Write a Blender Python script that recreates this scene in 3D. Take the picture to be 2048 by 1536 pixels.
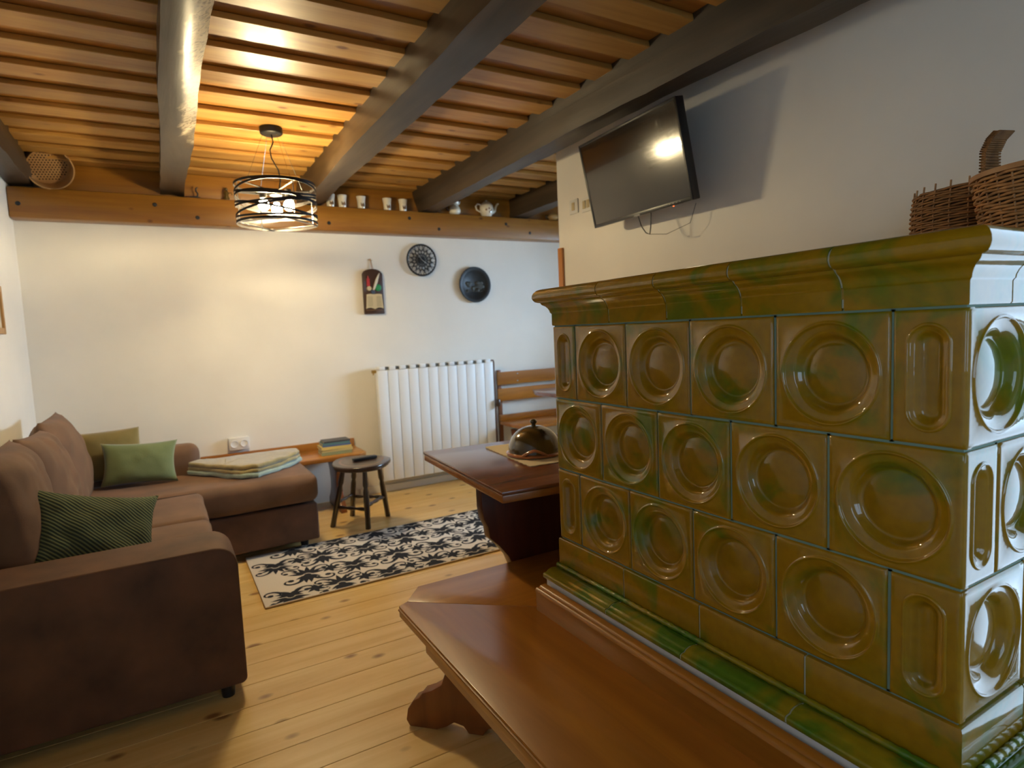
import bpy, bmesh, math, random
from math import sin, cos, pi, radians, sqrt, atan2
from mathutils import Vector, Matrix, noise
random.seed(7)
for o in list(bpy.data.objects): bpy.data.objects.remove(o)
SC = bpy.context.scene
COL = SC.collection
H = 1.2            # eye height above the floor

# ---------------------------------------------------------------- camera, world, light, exposure
yaw, pit, rol = .5236, .0886, -.0441
fw = Vector((sin(yaw)*cos(pit), cos(yaw)*cos(pit), -sin(pit)))
rt = Vector((cos(yaw), -sin(yaw), 0)); up = rt.cross(fw)
rt2 = rt*cos(rol)+up*sin(rol); up2 = -rt*sin(rol)+up*cos(rol)
cd = bpy.data.cameras.new('camera'); cam = bpy.data.objects.new('camera', cd); COL.objects.link(cam)
M = Matrix.Identity(4)
for i in range(3): M[i][0], M[i][1], M[i][2] = rt2[i], up2[i], -fw[i]
M[2][3] = H
cam.matrix_world = M
cd.sensor_fit = 'HORIZONTAL'; cd.sensor_width = 36; cd.lens = 1207.6/2048*36
cd.clip_start = .03
cd.dof.use_dof = True; cd.dof.focus_distance = 1.35; cd.dof.aperture_fstop = 4.5
SC.camera = cam

W = bpy.data.worlds.new('world'); SC.world = W; W.use_nodes = True
bg = W.node_tree.nodes['Background']; bg.inputs[0].default_value = (.53, .75, 1.0, 1); bg.inputs[1].default_value = 3.3
def portal(loc, rot, sx, sy):
    l = bpy.data.lights.new('window_portal', 'AREA'); l.shape = 'RECTANGLE'; l.size = sx; l.size_y = sy
    l.cycles.is_portal = True
    o = bpy.data.objects.new('window_portal', l); o.location = loc; o.rotation_euler = rot; COL.objects.link(o)
dl = bpy.data.lights.new('daylight', 'AREA'); dl.shape = 'RECTANGLE'; dl.size = 1.7; dl.size_y = 1.5; dl.color = (.50, .73, 1.0); dl.energy = 400
do = bpy.data.objects.new('daylight', dl); do.location = (4.8, 3.0, 2.1); do.rotation_euler = (0, radians(66), 0); COL.objects.link(do)   # bright sky outside the nook window
BULB = 620      # radiance of the pendant's bulbs
vs = SC.view_settings; vs.view_transform = 'Standard'; vs.look = 'None'; vs.exposure = 0.16; vs.gamma = 1
try: vs.use_curve_mapping = False
except Exception: pass
# openings (x/y/z in world): garden door beside the stove, nook window, unseen window added behind the camera for cool fill light
DOOR = (2.12, -1.15, .385, 0.0, 2.05); NWIN = (4.2, 2.5, 3.7, .75, 1.85); BFILL = (.2, 1.3, -1.6, .9, 2.0)
portal((2.30, (DOOR[1]+DOOR[2])/2, 1.03), (0, radians(90), 0), 2.05, DOOR[2]-DOOR[1])
portal((4.38, 3.1, 1.375), (0, radians(90), 0), 1.25, 1.2)
portal((-.86, -.75, 1.45), (0, radians(-90), 0), 1.1, 1.0)
portal((.75, -1.78, 1.45), (radians(90), 0, 0), 1.1, 1.1)

# ---------------------------------------------------------------- helpers
ORG = {}
def tag(o, label=None, cat=None, group=None, kind=None):
    if label: o['label'] = label
    if cat: o['category'] = cat
    if group: o['group'] = group
    if kind: o['kind'] = kind
    return o
def thing(name, loc, label, cat, group=None):
    o = bpy.data.objects.new(name, None); COL.objects.link(o); o.location = loc; o.empty_display_size = .05
    ORG[o] = Vector(loc)
    return tag(o, label, cat, group)
def link(name, me, parent=None, loc=None, rotz=0):
    o = bpy.data.objects.new(name, me); COL.objects.link(o)
    if parent is not None: o.parent = parent
    if loc is not None: o.location = Vector(loc)-(ORG.get(parent, Vector()) if parent is not None else Vector())
    o.rotation_euler = (0, 0, rotz)
    return o
def copy_tree(o, parent=None):
    c = o.copy(); COL.objects.link(c)
    if parent is not None: c.parent = parent
    for ch in list(o.children): copy_tree(ch, c)
    return c
class G:
    def __init__(s): s.v = []; s.f = []
    def add(s, vs_, fs, mx=None):
        n = len(s.v)
        s.v += [(mx @ Vector(p)) if mx is not None else Vector(p) for p in vs_]
        s.f += [tuple(i+n for i in f) for f in fs]; return s
    def box(s, x0, x1, y0, y1, z0, z1, mx=None):
        v = [(x0,y0,z0),(x1,y0,z0),(x1,y1,z0),(x0,y1,z0),(x0,y0,z1),(x1,y0,z1),(x1,y1,z1),(x0,y1,z1)]
        return s.add(v, [(3,2,1,0),(4,5,6,7),(0,1,5,4),(1,2,6,5),(2,3,7,6),(3,0,4,7)], mx)
    def lathe(s, prof, n=24, mx=None, cap=True):
        v = []; f = []
        for r, z in prof:
            for k in range(n): a = 2*pi*k/n; v.append((r*cos(a), r*sin(a), z))
        for i in range(len(prof)-1):
            for k in range(n):
                k2 = (k+1) % n; f.append((i*n+k, i*n+k2, (i+1)*n+k2, (i+1)*n+k))
        if cap:
            if prof[0][0] > 1e-5: f.append(tuple(range(n))[::-1])
            if prof[-1][0] > 1e-5: f.append(tuple((len(prof)-1)*n+k for k in range(n)))
        return s.add(v, f, mx)
    def tube(s, pts, r, n=8, closed=False, mx=None):
        pts = [Vector(p) for p in pts]; m = len(pts); v = []; f = []
        rr = r if isinstance(r, (list, tuple)) else [r]*m
        t0 = (pts[1]-pts[0]).normalized(); ref = Vector((0,0,1)) if abs(t0.z) < .9 else Vector((1,0,0))
        a = t0.cross(ref).normalized()
        for i, p in enumerate(pts):
            q0 = pts[(i-1) % m] if (closed or i > 0) else p; q1 = pts[(i+1) % m] if (closed or i < m-1) else p
            t = (q1-q0).normalized(); a = (a-t*a.dot(t)).normalized(); b = t.cross(a)
            for k in range(n): th = 2*pi*k/n; v.append(p+(a*cos(th)+b*sin(th))*rr[i])
        for i in range(m if closed else m-1):
            j = (i+1) % m
            for k in range(n):
                k2 = (k+1) % n; f.append((i*n+k, i*n+k2, j*n+k2, j*n+k))
        if not closed: f += [tuple(range(n))[::-1], tuple((m-1)*n+k for k in range(n))]
        return s.add(v, f, mx)
    def prism(s, poly, t0, t1, mx=None):
        """poly (a,b) extruded along the third local axis from t0 to t1"""
        n = len(poly); v = [(a, b, t0) for a, b in poly]+[(a, b, t1) for a, b in poly]
        f = [tuple(range(n))[::-1], tuple(range(n, 2*n))]+[(i, (i+1) % n, n+(i+1) % n, n+i) for i in range(n)]
        return s.add(v, f, mx)
    def sweep(s, prof, a, b, mx=None, caps=True):
        """prof: list of (p, z); a(p), b(p) give the two end positions along y for that p (mitres)"""
        n = len(prof); v = [(p, a(p), z) for p, z in prof]+[(p, b(p), z) for p, z in prof]
        f = [(i, (i+1) % n, n+(i+1) % n, n+i) for i in range(n)]
        if caps: f += [tuple(range(n))[::-1], tuple(range(n, 2*n))]
        return s.add(v, f, mx)
    def mesh(s, name, mat, bevel=0, seg=2, smooth=35, org=Vector(), subd=0):
        bm = bmesh.new(); vv = [bm.verts.new(p-org) for p in s.v]
        for f in s.f:
            try: bm.faces.new([vv[i] for i in f])
            except ValueError: pass
        bmesh.ops.recalc_face_normals(bm, faces=bm.faces)
        if subd: bmesh.ops.subdivide_edges(bm, edges=bm.edges, cuts=subd, use_grid_fill=True)
        if bevel:
            es = [e for e in bm.edges if len(e.link_faces) == 2 and e.calc_face_angle(0) > radians(32)]
            bmesh.ops.bevel(bm, geom=es, offset=bevel, segments=seg, profile=.5, affect='EDGES', clamp_overlap=True)
        me = bpy.data.meshes.new(name); bm.to_mesh(me); bm.free()
        for m in (mat if isinstance(mat, (list, tuple)) else [mat]): me.materials.append(m)
        me.polygons.foreach_set('use_smooth', [True]*len(me.polygons)); me.set_sharp_from_angle(angle=radians(smooth))
        return me
    def build(s, name, mat, parent=None, bevel=0, seg=2, smooth=35, loc=None, subd=0):
        if parent is not None: org = ORG[parent]
        elif loc is not None: org = Vector(loc)
        else:
            n = max(1, len(s.v)); c = sum(s.v, Vector())/n; org = Vector((c.x, c.y, min(p.z for p in s.v)))
        o = bpy.data.objects.new(name, s.mesh(name, mat, bevel, seg, smooth, org, subd)); COL.objects.link(o)
        if parent is not None: o.parent = parent; ORG[o] = org
        else: o.location = org; ORG[o] = org
        return o
def jig(me, amp, sc, seed=0):
    for v in me.vertices:
        p = v.co*sc+Vector((seed*3.1, seed, 0)); v.co += Vector((noise.noise(p), noise.noise(p+Vector((9,0,0))), noise.noise(p+Vector((0,9,0)))))*amp
def frame(o, x, y, z):
    m = Matrix.Identity(4)
    for i in range(3): m[i][0], m[i][1], m[i][2], m[i][3] = x[i], y[i], z[i], o[i]
    return m
YW = Matrix(((1,0,0,0),(0,0,-1,0),(0,1,0,0),(0,0,0,1)))   # local z -> world -y, local y -> world z
def at(x, y, z, rz=0): return Matrix.Translation((x, y, z)) @ Matrix.Rotation(rz, 4, 'Z')

# ---------------------------------------------------------------- materials
def nmat(name):
    m = bpy.data.materials.new(name); m.use_nodes = True; nt = m.node_tree; return m, nt, nt.nodes['Principled BSDF']
def setp(b, **k):
    for kk, v in k.items(): b.inputs[kk.replace('_', ' ')].default_value = v
def plain(name, col, rough=.5, metal=0, coat=0, bump=0, bscale=60, var=0, vscale=6, sheen=0, emit=None, spec=.5):
    m, nt, b = nmat(name); setp(b, Base_Color=(*col, 1), Roughness=rough, Metallic=metal, Coat_Weight=coat, Sheen_Weight=sheen)
    b.inputs['Specular IOR Level'].default_value = spec
    N = nt.nodes; L = nt.links
    tc = N.new('ShaderNodeTexCoord')
    if var:
        n = N.new('ShaderNodeTexNoise'); n.inputs['Scale'].default_value = vscale; n.inputs['Detail'].default_value = 5
        L.new(tc.outputs['Object'], n.inputs['Vector'])
        r = N.new('ShaderNodeValToRGB'); r.color_ramp.elements[0].position = .3; r.color_ramp.elements[1].position = .7
        r.color_ramp.elements[0].color = (*[c*(1-var) for c in col], 1); r.color_ramp.elements[1].color = (*[min(1, c*(1+var)) for c in col], 1)
        L.new(n.outputs[0], r.inputs[0]); L.new(r.outputs[0], b.inputs['Base Color'])
    if bump:
        n2 = N.new('ShaderNodeTexNoise'); n2.inputs['Scale'].default_value = bscale; n2.inputs['Detail'].default_value = 4
        L.new(tc.outputs['Object'], n2.inputs['Vector'])
        bp = N.new('ShaderNodeBump'); bp.inputs['Strength'].default_value = bump; bp.inputs['Distance'].default_value = .004
        L.new(n2.outputs[0], bp.inputs['Height']); L.new(bp.outputs[0], b.inputs['Normal'])
    if emit: setp(b, Emission_Color=(*emit[0], 1), Emission_Strength=emit[1])
    return m
def wood(name, light, dark, rough=.45, axis='x', coat=0, knots=0, sc=1.0, var=.15, bump=.15, contrast=(.35, .68)):
    m, nt, b = nmat(name); N = nt.nodes; L = nt.links
    tc = N.new('ShaderNodeTexCoord'); oi = N.new('ShaderNodeObjectInfo')
    mu = N.new('ShaderNodeVectorMath'); mu.operation = 'SCALE'; mu.inputs[0].default_value = (13.7, 7.3, 5.1); L.new(oi.outputs['Random'], mu.inputs['Scale'])
    ad = N.new('ShaderNodeVectorMath'); ad.operation = 'ADD'; L.new(tc.outputs['Object'], ad.inputs[0]); L.new(mu.outputs[0], ad.inputs[1])
    def mp(al, ac):
        q = N.new('ShaderNodeMapping'); q.inputs['Scale'].default_value = tuple((al if a == axis else ac)*sc for a in 'xyz'); L.new(ad.outputs[0], q.inputs['Vector']); return q
    a1 = mp(1.3, 16); n1 = N.new('ShaderNodeTexNoise'); n1.inputs['Scale'].default_value = 1; n1.inputs['Detail'].default_value = 7; n1.inputs['Roughness'].default_value = .62; n1.inputs['Distortion'].default_value = .6
    L.new(a1.outputs[0], n1.inputs['Vector'])
    r = N.new('ShaderNodeValToRGB'); r.color_ramp.elements[0].position, r.color_ramp.elements[1].position = contrast
    r.color_ramp.elements[0].color = (*dark, 1); r.color_ramp.elements[1].color = (*light, 1); L.new(n1.outputs[0], r.inputs[0])
    out = r.outputs[0]
    if knots:
        a2 = mp(5.0, 8.5); vo = N.new('ShaderNodeTexVoronoi'); vo.inputs['Scale'].default_value = 1; L.new(a2.outputs[0], vo.inputs['Vector'])
        kr = N.new('ShaderNodeValToRGB'); kr.color_ramp.elements[0].position = .07*knots; kr.color_ramp.elements[1].position = .15*knots
        kr.color_ramp.elements[0].color = (.30, .15, .07, 1); kr.color_ramp.elements[1].color = (1, 1, 1, 1); L.new(vo.outputs['Distance'], kr.inputs[0])
        mx = N.new('ShaderNodeMix'); mx.data_type = 'RGBA'; mx.blend_type = 'MULTIPLY'; mx.inputs[0].default_value = .85
        L.new(out, mx.inputs[6]); L.new(kr.outputs[0], mx.inputs[7]); out = mx.outputs[2]
    hs = N.new('ShaderNodeHueSaturation'); mr = N.new('ShaderNodeMapRange'); mr.inputs['To Min'].default_value = 1-var; mr.inputs['To Max'].default_value = 1+var
    L.new(oi.outputs['Random'], mr.inputs['Value']); L.new(mr.outputs[0], hs.inputs['Value']); L.new(out, hs.inputs['Color'])
    L.new(hs.outputs[0], b.inputs['Base Color'])
    bp = N.new('ShaderNodeBump'); bp.inputs['Strength'].default_value = bump; bp.inputs['Distance'].default_value = .003
    L.new(n1.outputs[0], bp.inputs['Height']); L.new(bp.outputs[0], b.inputs['Normal'])
    setp(b, Roughness=rough, Coat_Weight=coat, Coat_Roughness=.18)
    return m
def glaze(name, brown, green, gmid=.56, rough=.16):
    m, nt, b = nmat(name); N = nt.nodes; L = nt.links
    tc = N.new('ShaderNodeTexCoord'); oi = N.new('ShaderNodeObjectInfo')
    mu = N.new('ShaderNodeVectorMath'); mu.operation = 'SCALE'; mu.inputs[0].default_value = (31, 17, 23); L.new(oi.outputs['Random'], mu.inputs['Scale'])
    ad = N.new('ShaderNodeVectorMath'); L.new(tc.outputs['Object'], ad.inputs[0]); L.new(mu.outputs[0], ad.inputs[1])
    n = N.new('ShaderNodeTexNoise'); n.inputs['Scale'].default_value = 7; n.inputs['Detail'].default_value = 4; n.inputs['Distortion'].default_value = .8; L.new(ad.outputs[0], n.inputs['Vector'])
    r = N.new('ShaderNodeValToRGB'); r.color_ramp.elements[0].position = gmid-.07; r.color_ramp.elements[1].position = gmid+.1
    r.color_ramp.elements[0].color = (*brown, 1); r.color_ramp.elements[1].color = (*green, 1); L.new(n.outputs[0], r.inputs[0])
    n2 = N.new('ShaderNodeTexNoise'); n2.inputs['Scale'].default_value = 55; n2.inputs['Detail'].default_value = 5; L.new(ad.outputs[0], n2.inputs['Vector'])
    mr = N.new('ShaderNodeMapRange'); mr.inputs['To Min'].default_value = .78; mr.inputs['To Max'].default_value = 1.2; L.new(n2.outputs[0], mr.inputs['Value'])
    mx = N.new('ShaderNodeVectorMath'); mx.operation = 'SCALE'; L.new(r.outputs[0], mx.inputs[0]); L.new(mr.outputs[0], mx.inputs['Scale'])
    L.new(mx.outputs[0], b.inputs['Base Color'])
    n3 = N.new('ShaderNodeTexNoise'); n3.inputs['Scale'].default_value = 22; n3.inputs['Detail'].default_value = 3; L.new(ad.outputs[0], n3.inputs['Vector'])
    bp = N.new('ShaderNodeBump'); bp.inputs['Strength'].default_value = .10; bp.inputs['Distance'].default_value = .003; L.new(n3.outputs[0], bp.inputs['Height'])
    L.new(bp.outputs[0], b.inputs['Coat Normal']); L.new(bp.outputs[0], b.inputs['Normal'])
    setp(b, Roughness=.45, Coat_Weight=1.0, Coat_Roughness=.012, Coat_IOR=1.6); b.inputs['Specular IOR Level'].default_value = .08
    return m

M_wall = plain('plaster', (.82, .795, .74), .9, bump=.12, bscale=18, var=.03, vscale=3)
M_ceil = wood('ceiling_pine', (.52, .29, .072), (.37, .17, .032), .42, 'x', .07, 1.0, 1, .14, contrast=(.3, .62))
M_ceil2 = wood('ceiling_pine_upper', (.43, .195, .030), (.27, .105, .014), .45, 'x', .1, 1.0, 1, .12)
M_floor = wood('floor_pine', (.86, .61, .25), (.74, .47, .15), .35, 'x', .25, 1.15, 1, .07, .06)
M_beam = wood('hewn_beam', (.085, .057, .031), (.020, .013, .007), .5, 'y', .1, 0, .55, .1, 1.0, (.3, .72))
M_wane = wood('hewn_beam_wane', (.085, .057, .031), (.020, .013, .007), .45, 'y', .2, 0, .55, .1, 1.0, (.3, .72))
N = M_wane.node_tree.nodes; L = M_wane.node_tree.links; b = N['Principled BSDF']; src = b.inputs['Base Color'].links[0].from_socket
ge = N.new('ShaderNodeNewGeometry'); sp_ = N.new('ShaderNodeSeparateXYZ'); L.new(ge.outputs['Position'], sp_.inputs[0])
nz = N.new('ShaderNodeTexNoise'); nz.inputs['Scale'].default_value = 9; nz.inputs['Detail'].default_value = 6; L.new(ge.outputs['Position'], nz.inputs['Vector'])
def mth(op, a, c):
    m_ = N.new('ShaderNodeMath'); m_.operation = op
    for i_, q_ in enumerate((a, c)):
        if isinstance(q_, (int, float)): m_.inputs[i_].default_value = q_
        else: L.new(q_, m_.inputs[i_])
    return m_.outputs[0]
e1 = mth('ADD', sp_.outputs[0], mth('MULTIPLY', mth('SUBTRACT', nz.outputs[0], .5), .12))
m1_ = N.new('ShaderNodeMapRange'); m1_.inputs['From Min'].default_value = .150; m1_.inputs['From Max'].default_value = .172; L.new(e1, m1_.inputs['Value'])
e2 = mth('ADD', sp_.outputs[1], mth('MULTIPLY', mth('SUBTRACT', nz.outputs[0], .5), .5))
m2_ = N.new('ShaderNodeMapRange'); m2_.inputs['From Min'].default_value = 3.28; m2_.inputs['From Max'].default_value = 3.16; L.new(e2, m2_.inputs['Value'])
nz2 = N.new('ShaderNodeTexNoise'); nz2.inputs['Scale'].default_value = 30; nz2.inputs['Detail'].default_value = 8; nz2.inputs['Distortion'].default_value = 2; L.new(ge.outputs['Position'], nz2.inputs['Vector'])
cr = N.new('ShaderNodeValToRGB'); cr.color_ramp.elements[0].color = (.10, .07, .04, 1); cr.color_ramp.elements[1].color = (.46, .38, .26, 1); cr.color_ramp.elements[0].position = .36; cr.color_ramp.elements[1].position = .52; L.new(nz2.outputs[0], cr.inputs[0])
mx = N.new('ShaderNodeMix'); mx.data_type = 'RGBA'; L.new(mth('MULTIPLY', m1_.outputs[0], m2_.outputs[0]), mx.inputs[0]); L.new(src, mx.inputs[6]); L.new(cr.outputs[0], mx.inputs[7]); L.new(mx.outputs[2], b.inputs['Base Color'])
M_ledge = wood('ledge_oak', (.35, .155, .017), (.23, .09, .008), .42, 'x', .3, .6, .8, .05)
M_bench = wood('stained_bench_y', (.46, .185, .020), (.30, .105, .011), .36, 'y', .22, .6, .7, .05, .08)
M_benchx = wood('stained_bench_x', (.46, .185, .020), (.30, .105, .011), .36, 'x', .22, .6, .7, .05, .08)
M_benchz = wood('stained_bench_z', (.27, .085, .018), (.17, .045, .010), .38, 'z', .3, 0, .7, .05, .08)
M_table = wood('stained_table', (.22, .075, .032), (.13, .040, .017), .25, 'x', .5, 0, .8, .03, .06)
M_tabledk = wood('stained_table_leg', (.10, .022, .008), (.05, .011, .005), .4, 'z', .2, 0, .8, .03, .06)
M_dark = wood('dark_stool', (.055, .026, .015), (.024, .012, .008), .3, 'z', .4, 0, 1, .05, .06)
M_stoolred = plain('stool_inlay', (.13, .045, .02), .3, coat=.4)
M_tile = glaze('olive_glaze', (.33, .175, .0025), (.13, .165, .005), .58)
M_cornice = glaze('olive_glaze_cornice', (.34, .19, .003), (.14, .175, .006), .54)
M_tilegreen = glaze('green_glaze', (.26, .20, .006), (.06, .16, .008), .48)
M_grout = plain('grout', (.20, .31, .25), .8, bump=.2)
M_grout_lt = plain('pale_grout', (.55, .58, .46), .8, bump=.2)
M_white = plain('white_enamel', (.82, .85, .88), .35, coat=.2)
M_whitewash = plain('white_plinth', (.75, .74, .72), .8, bump=.15)
M_black = plain('black_plastic', (.012, .012, .013), .35)
M_screen = plain('tv_screen', (.010, .009, .008), .12, coat=.6)
M_blackm = plain('black_metal', (.025, .022, .02), .4, metal=.6)
M_iron = plain('cast_iron', (.03, .032, .034), .45, metal=.5, bump=.3, bscale=80)
M_chrome = plain('chrome', (.6, .6, .6), .2, metal=1)
M_sofa = plain('brown_suede', (.155, .080, .040), .75, var=.28, vscale=5, bump=.1, bscale=200, sheen=.06)
M_sofadk = plain('brown_suede_base', (.11, .047, .021), .7, var=.38, vscale=7, bump=.1, bscale=200, sheen=.04)
M_sage = plain('sage_fabric', (.15, .195, .085), .9, bump=.3, bscale=250, var=.08, sheen=.3)
M_olive = plain('olive_fabric', (.22, .17, .055), .9, bump=.3, bscale=250, var=.1, sheen=.3)
M_throw = plain('gold_fleece', (.36, .29, .12), .95, bump=.8, bscale=160, var=.18, vscale=25, sheen=.6)
M_aqua = plain('aqua_fleece', (.36, .46, .38), .95, bump=.8, bscale=160, var=.12, vscale=25, sheen=.6)
M_rug = plain('cream_pile', (.78, .70, .58), .95, bump=.6, bscale=300, sheen=.3)
M_rugblk = plain('black_pile', (.012, .013, .018), .95, bump=.6, bscale=300)
M_porc = plain('porcelain', (.80, .74, .60), .2, coat=.5)
M_print = plain('brown_print', (.16, .09, .04), .4)
M_brass = plain('brass', (.5, .33, .1), .35, metal=.8)
M_clay = plain('glazed_clay', (.075, .048, .012), .15, coat=1, var=.2, vscale=12)
M_copper = plain('copper_rim', (.42, .16, .06), .25, coat=.7)
M_linen = plain('linen', (.72, .62, .42), .95, bump=.5, bscale=220, var=.06)
M_sieve = wood('sieve_wood', (.42, .24, .09), (.32, .16, .05), .5, 'x', 0, 0, 1, .02)
M_hole = plain('hole_black', (.02, .012, .006), .9)
M_bulb = plain('bulb_glow', (1, .9, .7), .3, emit=((1, .79, .44), BULB))
M_shade = plain('cream_band', (.35, .34, .27), .4, metal=.3)
M_wick = plain('wicker', (.30, .135, .04), .6, var=.35, vscale=40, bump=.4)
M_wicklt = plain('pale_wicker', (.44, .21, .07), .55, var=.35, vscale=40, bump=.4)
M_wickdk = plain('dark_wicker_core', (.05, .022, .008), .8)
M_frame = plain('gilt_wood', (.42, .22, .06), .4)
M_trim = plain('orange_wood', (.50, .20, .05), .4)
M_red = plain('red_paint', (.45, .03, .03), .5); M_green = plain('green_paint', (.03, .28, .10), .5)
M_page = plain('old_page', (.55, .46, .28), .8); M_plaque = plain('plaque_wood', (.05, .022, .012), .45, coat=.3)
M_glass, nt, b = nmat('window_glass'); N = nt.nodes; L = nt.links
gl = N.new('ShaderNodeBsdfGlossy'); gl.inputs['Roughness'].default_value = .0; tr = N.new('ShaderNodeBsdfTransparent'); fr = N.new('ShaderNodeFresnel'); ms_ = N.new('ShaderNodeMixShader')
L.new(fr.outputs[0], ms_.inputs[0]); L.new(tr.outputs[0], ms_.inputs[1]); L.new(gl.outputs[0], ms_.inputs[2]); L.new(ms_.outputs[0], N['Material Output'].inputs['Surface'])
M_winframe = plain('window_frame_white', (.75, .75, .72), .5)
# striped cushion: fine diagonal rib weave
M_stripe, nt, b = nmat('ribbed_green'); N = nt.nodes; L = nt.links
tc = N.new('ShaderNodeTexCoord'); wv = N.new('ShaderNodeTexWave'); wv.inputs['Scale'].default_value = 34; wv.bands_direction = 'DIAGONAL'
L.new(tc.outputs['Object'], wv.inputs['Vector']); rr = N.new('ShaderNodeValToRGB')
rr.color_ramp.elements[0].color = (.025, .038, .022, 1); rr.color_ramp.elements[1].color = (.15, .17, .062, 1); rr.color_ramp.elements[0].position = .3; rr.color_ramp.elements[1].position = .8
L.new(wv.outputs[0], rr.inputs[0]); L.new(rr.outputs[0], b.inputs['Base Color']); setp(b, Roughness=.9)
bp = N.new('ShaderNodeBump'); bp.inputs['Strength'].default_value = .5; bp.inputs['Distance'].default_value = .004; L.new(wv.outputs[0], bp.inputs['Height']); L.new(bp.outputs[0], b.inputs['Normal'])

# ---------------------------------------------------------------- room shell
XL, XR, YB, YF, ZC = -.67, 2.12, 4.486, -1.6, 2.335
def shell(name, g, mat, **k):
    o = g.build(name, mat, **k); o['kind'] = 'structure'; return o
def structure(name, loc=(0, 0, 0)):
    o = bpy.data.objects.new(name, None); COL.objects.link(o); o.location = loc; ORG[o] = Vector(loc); o['kind'] = 'structure'; return o
fl = shell('floor', G().box(XL-.1, 2.27, YF-.1, 2.1, -.1, -.018).box(XL-.1, 4.3, 2.1, YB+.1, -.1, -.018), plain('subfloor', (.10, .05, .02), .9), loc=(0, 0, 0))
cl = shell('ceiling', G().box(XL-.1, 2.27, YF-.1, 2.1, ZC+.005, ZC+.1).box(XL-.1, 4.3, 2.1, YB+.2, ZC+.005, ZC+.1), M_ceil2, loc=(0, 0, 0))
shell('wall_back', G().box(XL-.1, 4.3, YB, YB+.15, -.1, ZC+.1), M_wall)
LFILL = (-1.25, -.25, .9, 2.0)  # unseen left-wall opening, added to brighten the right wall
shell('wall_left', G().box(XL-.12, XL, YF-.1, LFILL[0], -.1, ZC+.1).box(XL-.12, XL, LFILL[1], YB+.1, -.1, ZC+.1).box(XL-.12, XL, LFILL[0], LFILL[1], -.1, LFILL[2]).box(XL-.12, XL, LFILL[0], LFILL[1], LFILL[3], ZC+.1), M_wall)
# wall with the garden door opening (holds the television)
g = G().box(XR, XR+.15, DOOR[2], 3.03, -.1, ZC+.1).box(XR, XR+.15, YF, DOOR[1], -.1, ZC+.1).box(XR, XR+.15, DOOR[1], DOOR[2], DOOR[4], ZC+.1)
shell('wall_right', g, M_wall)
shell('wall_nook_front', G().box(XR+.15, 4.3, 2.1, 2.2, -.1, ZC+.1), M_wall)
g = G().box(4.2, 4.35, 2.1, NWIN[1], -.1, ZC+.1).box(4.2, 4.35, NWIN[2], YB+.1, -.1, ZC+.1).box(4.2, 4.35, NWIN[1], NWIN[2], -.1, NWIN[3]).box(4.2, 4.35, NWIN[1], NWIN[2], NWIN[4], ZC+.1)
shell('wall_nook_right', g, M_wall)
g = G().box(XL, BFILL[0], YF-.15, YF, -.1, ZC+.1).box(BFILL[1], XR, YF-.15, YF, -.1, ZC+.1).box(BFILL[0], BFILL[1], YF-.15, YF, -.1, BFILL[3]).box(BFILL[0], BFILL[1], YF-.15, YF, BFILL[4], ZC+.1)
shell('wall_front', g, M_wall)
def wframe(name, axis, c, a0, a1, z0, z1, bars):
    w = structure(name, (c, (a0+a1)/2, z0) if axis == 'x' else ((a0+a1)/2, c, z0))
    def bx(g, p0, p1, q0, q1, d=.03):
        return g.box(c-d, c+d, p0, p1, q0, q1) if axis == 'x' else g.box(p0, p1, c-d, c+d, q0, q1)
    g = G(); t = .06
    bx(g, a0, a0+t, z0, z1); bx(g, a1-t, a1, z0, z1); bx(g, a0+t, a1-t, z0, z0+t); bx(g, a0+t, a1-t, z1-t, z1)
    g.build('window_frame', M_winframe, w, bevel=.006)
    for f in bars:
        m = a0+(a1-a0)*f; bx(G(), m-.03, m+.03, z0+t, z1-t, .025).build('mullion', M_winframe, w, bevel=.005)
    xs = [a0+t]+[a0+(a1-a0)*f for f in bars]+[a1-t]
    for u, v in zip(xs[:-1], xs[1:]): bx(G(), u+.01, v-.01, z0+t-.01, z1-t+.01, .003).build('glass_pane', M_glass, w)
wframe('door_1', 'x', XR+.08, DOOR[1], DOOR[2], 0.0, DOOR[4], [])
wframe('window_1', 'x', 4.28, NWIN[1], NWIN[2], NWIN[3], NWIN[4], [.5])
wframe('fill_window_3', 'x', XL-.07, LFILL[0], LFILL[1], LFILL[2], LFILL[3], [.5])  # added window, out of view, lights the right wall
wframe('fill_window_2', 'y', YF-.08, BFILL[0], BFILL[1], BFILL[3], BFILL[4], [.5])  # added window, out of view, gives the room cool fill

# floor planks (run along x)
pw = .1405
rows = int((YB-YF)/pw)+1
ms = {}
def plank_mesh(key, lx, wy, t, mat, bev):
    if key not in ms: ms[key] = G().box(-lx/2, lx/2, -wy/2, wy/2, -t, 0).mesh('plank', mat, bevel=bev, seg=1)
    return ms[key]
y = YB
for r in range(rows):
    y0 = y-pw; cy = (y+y0)/2; x0, x1 = XL, 4.2
    if y0 < YF: y0 = YF
    xe = 4.2 if cy > 2.15 else 2.2
    link('plank', plank_mesh(('f', xe), xe-XL, pw-.0018, .018, M_floor, .0012), fl, ((XL+xe)/2, cy, 0))
    y -= pw
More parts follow.
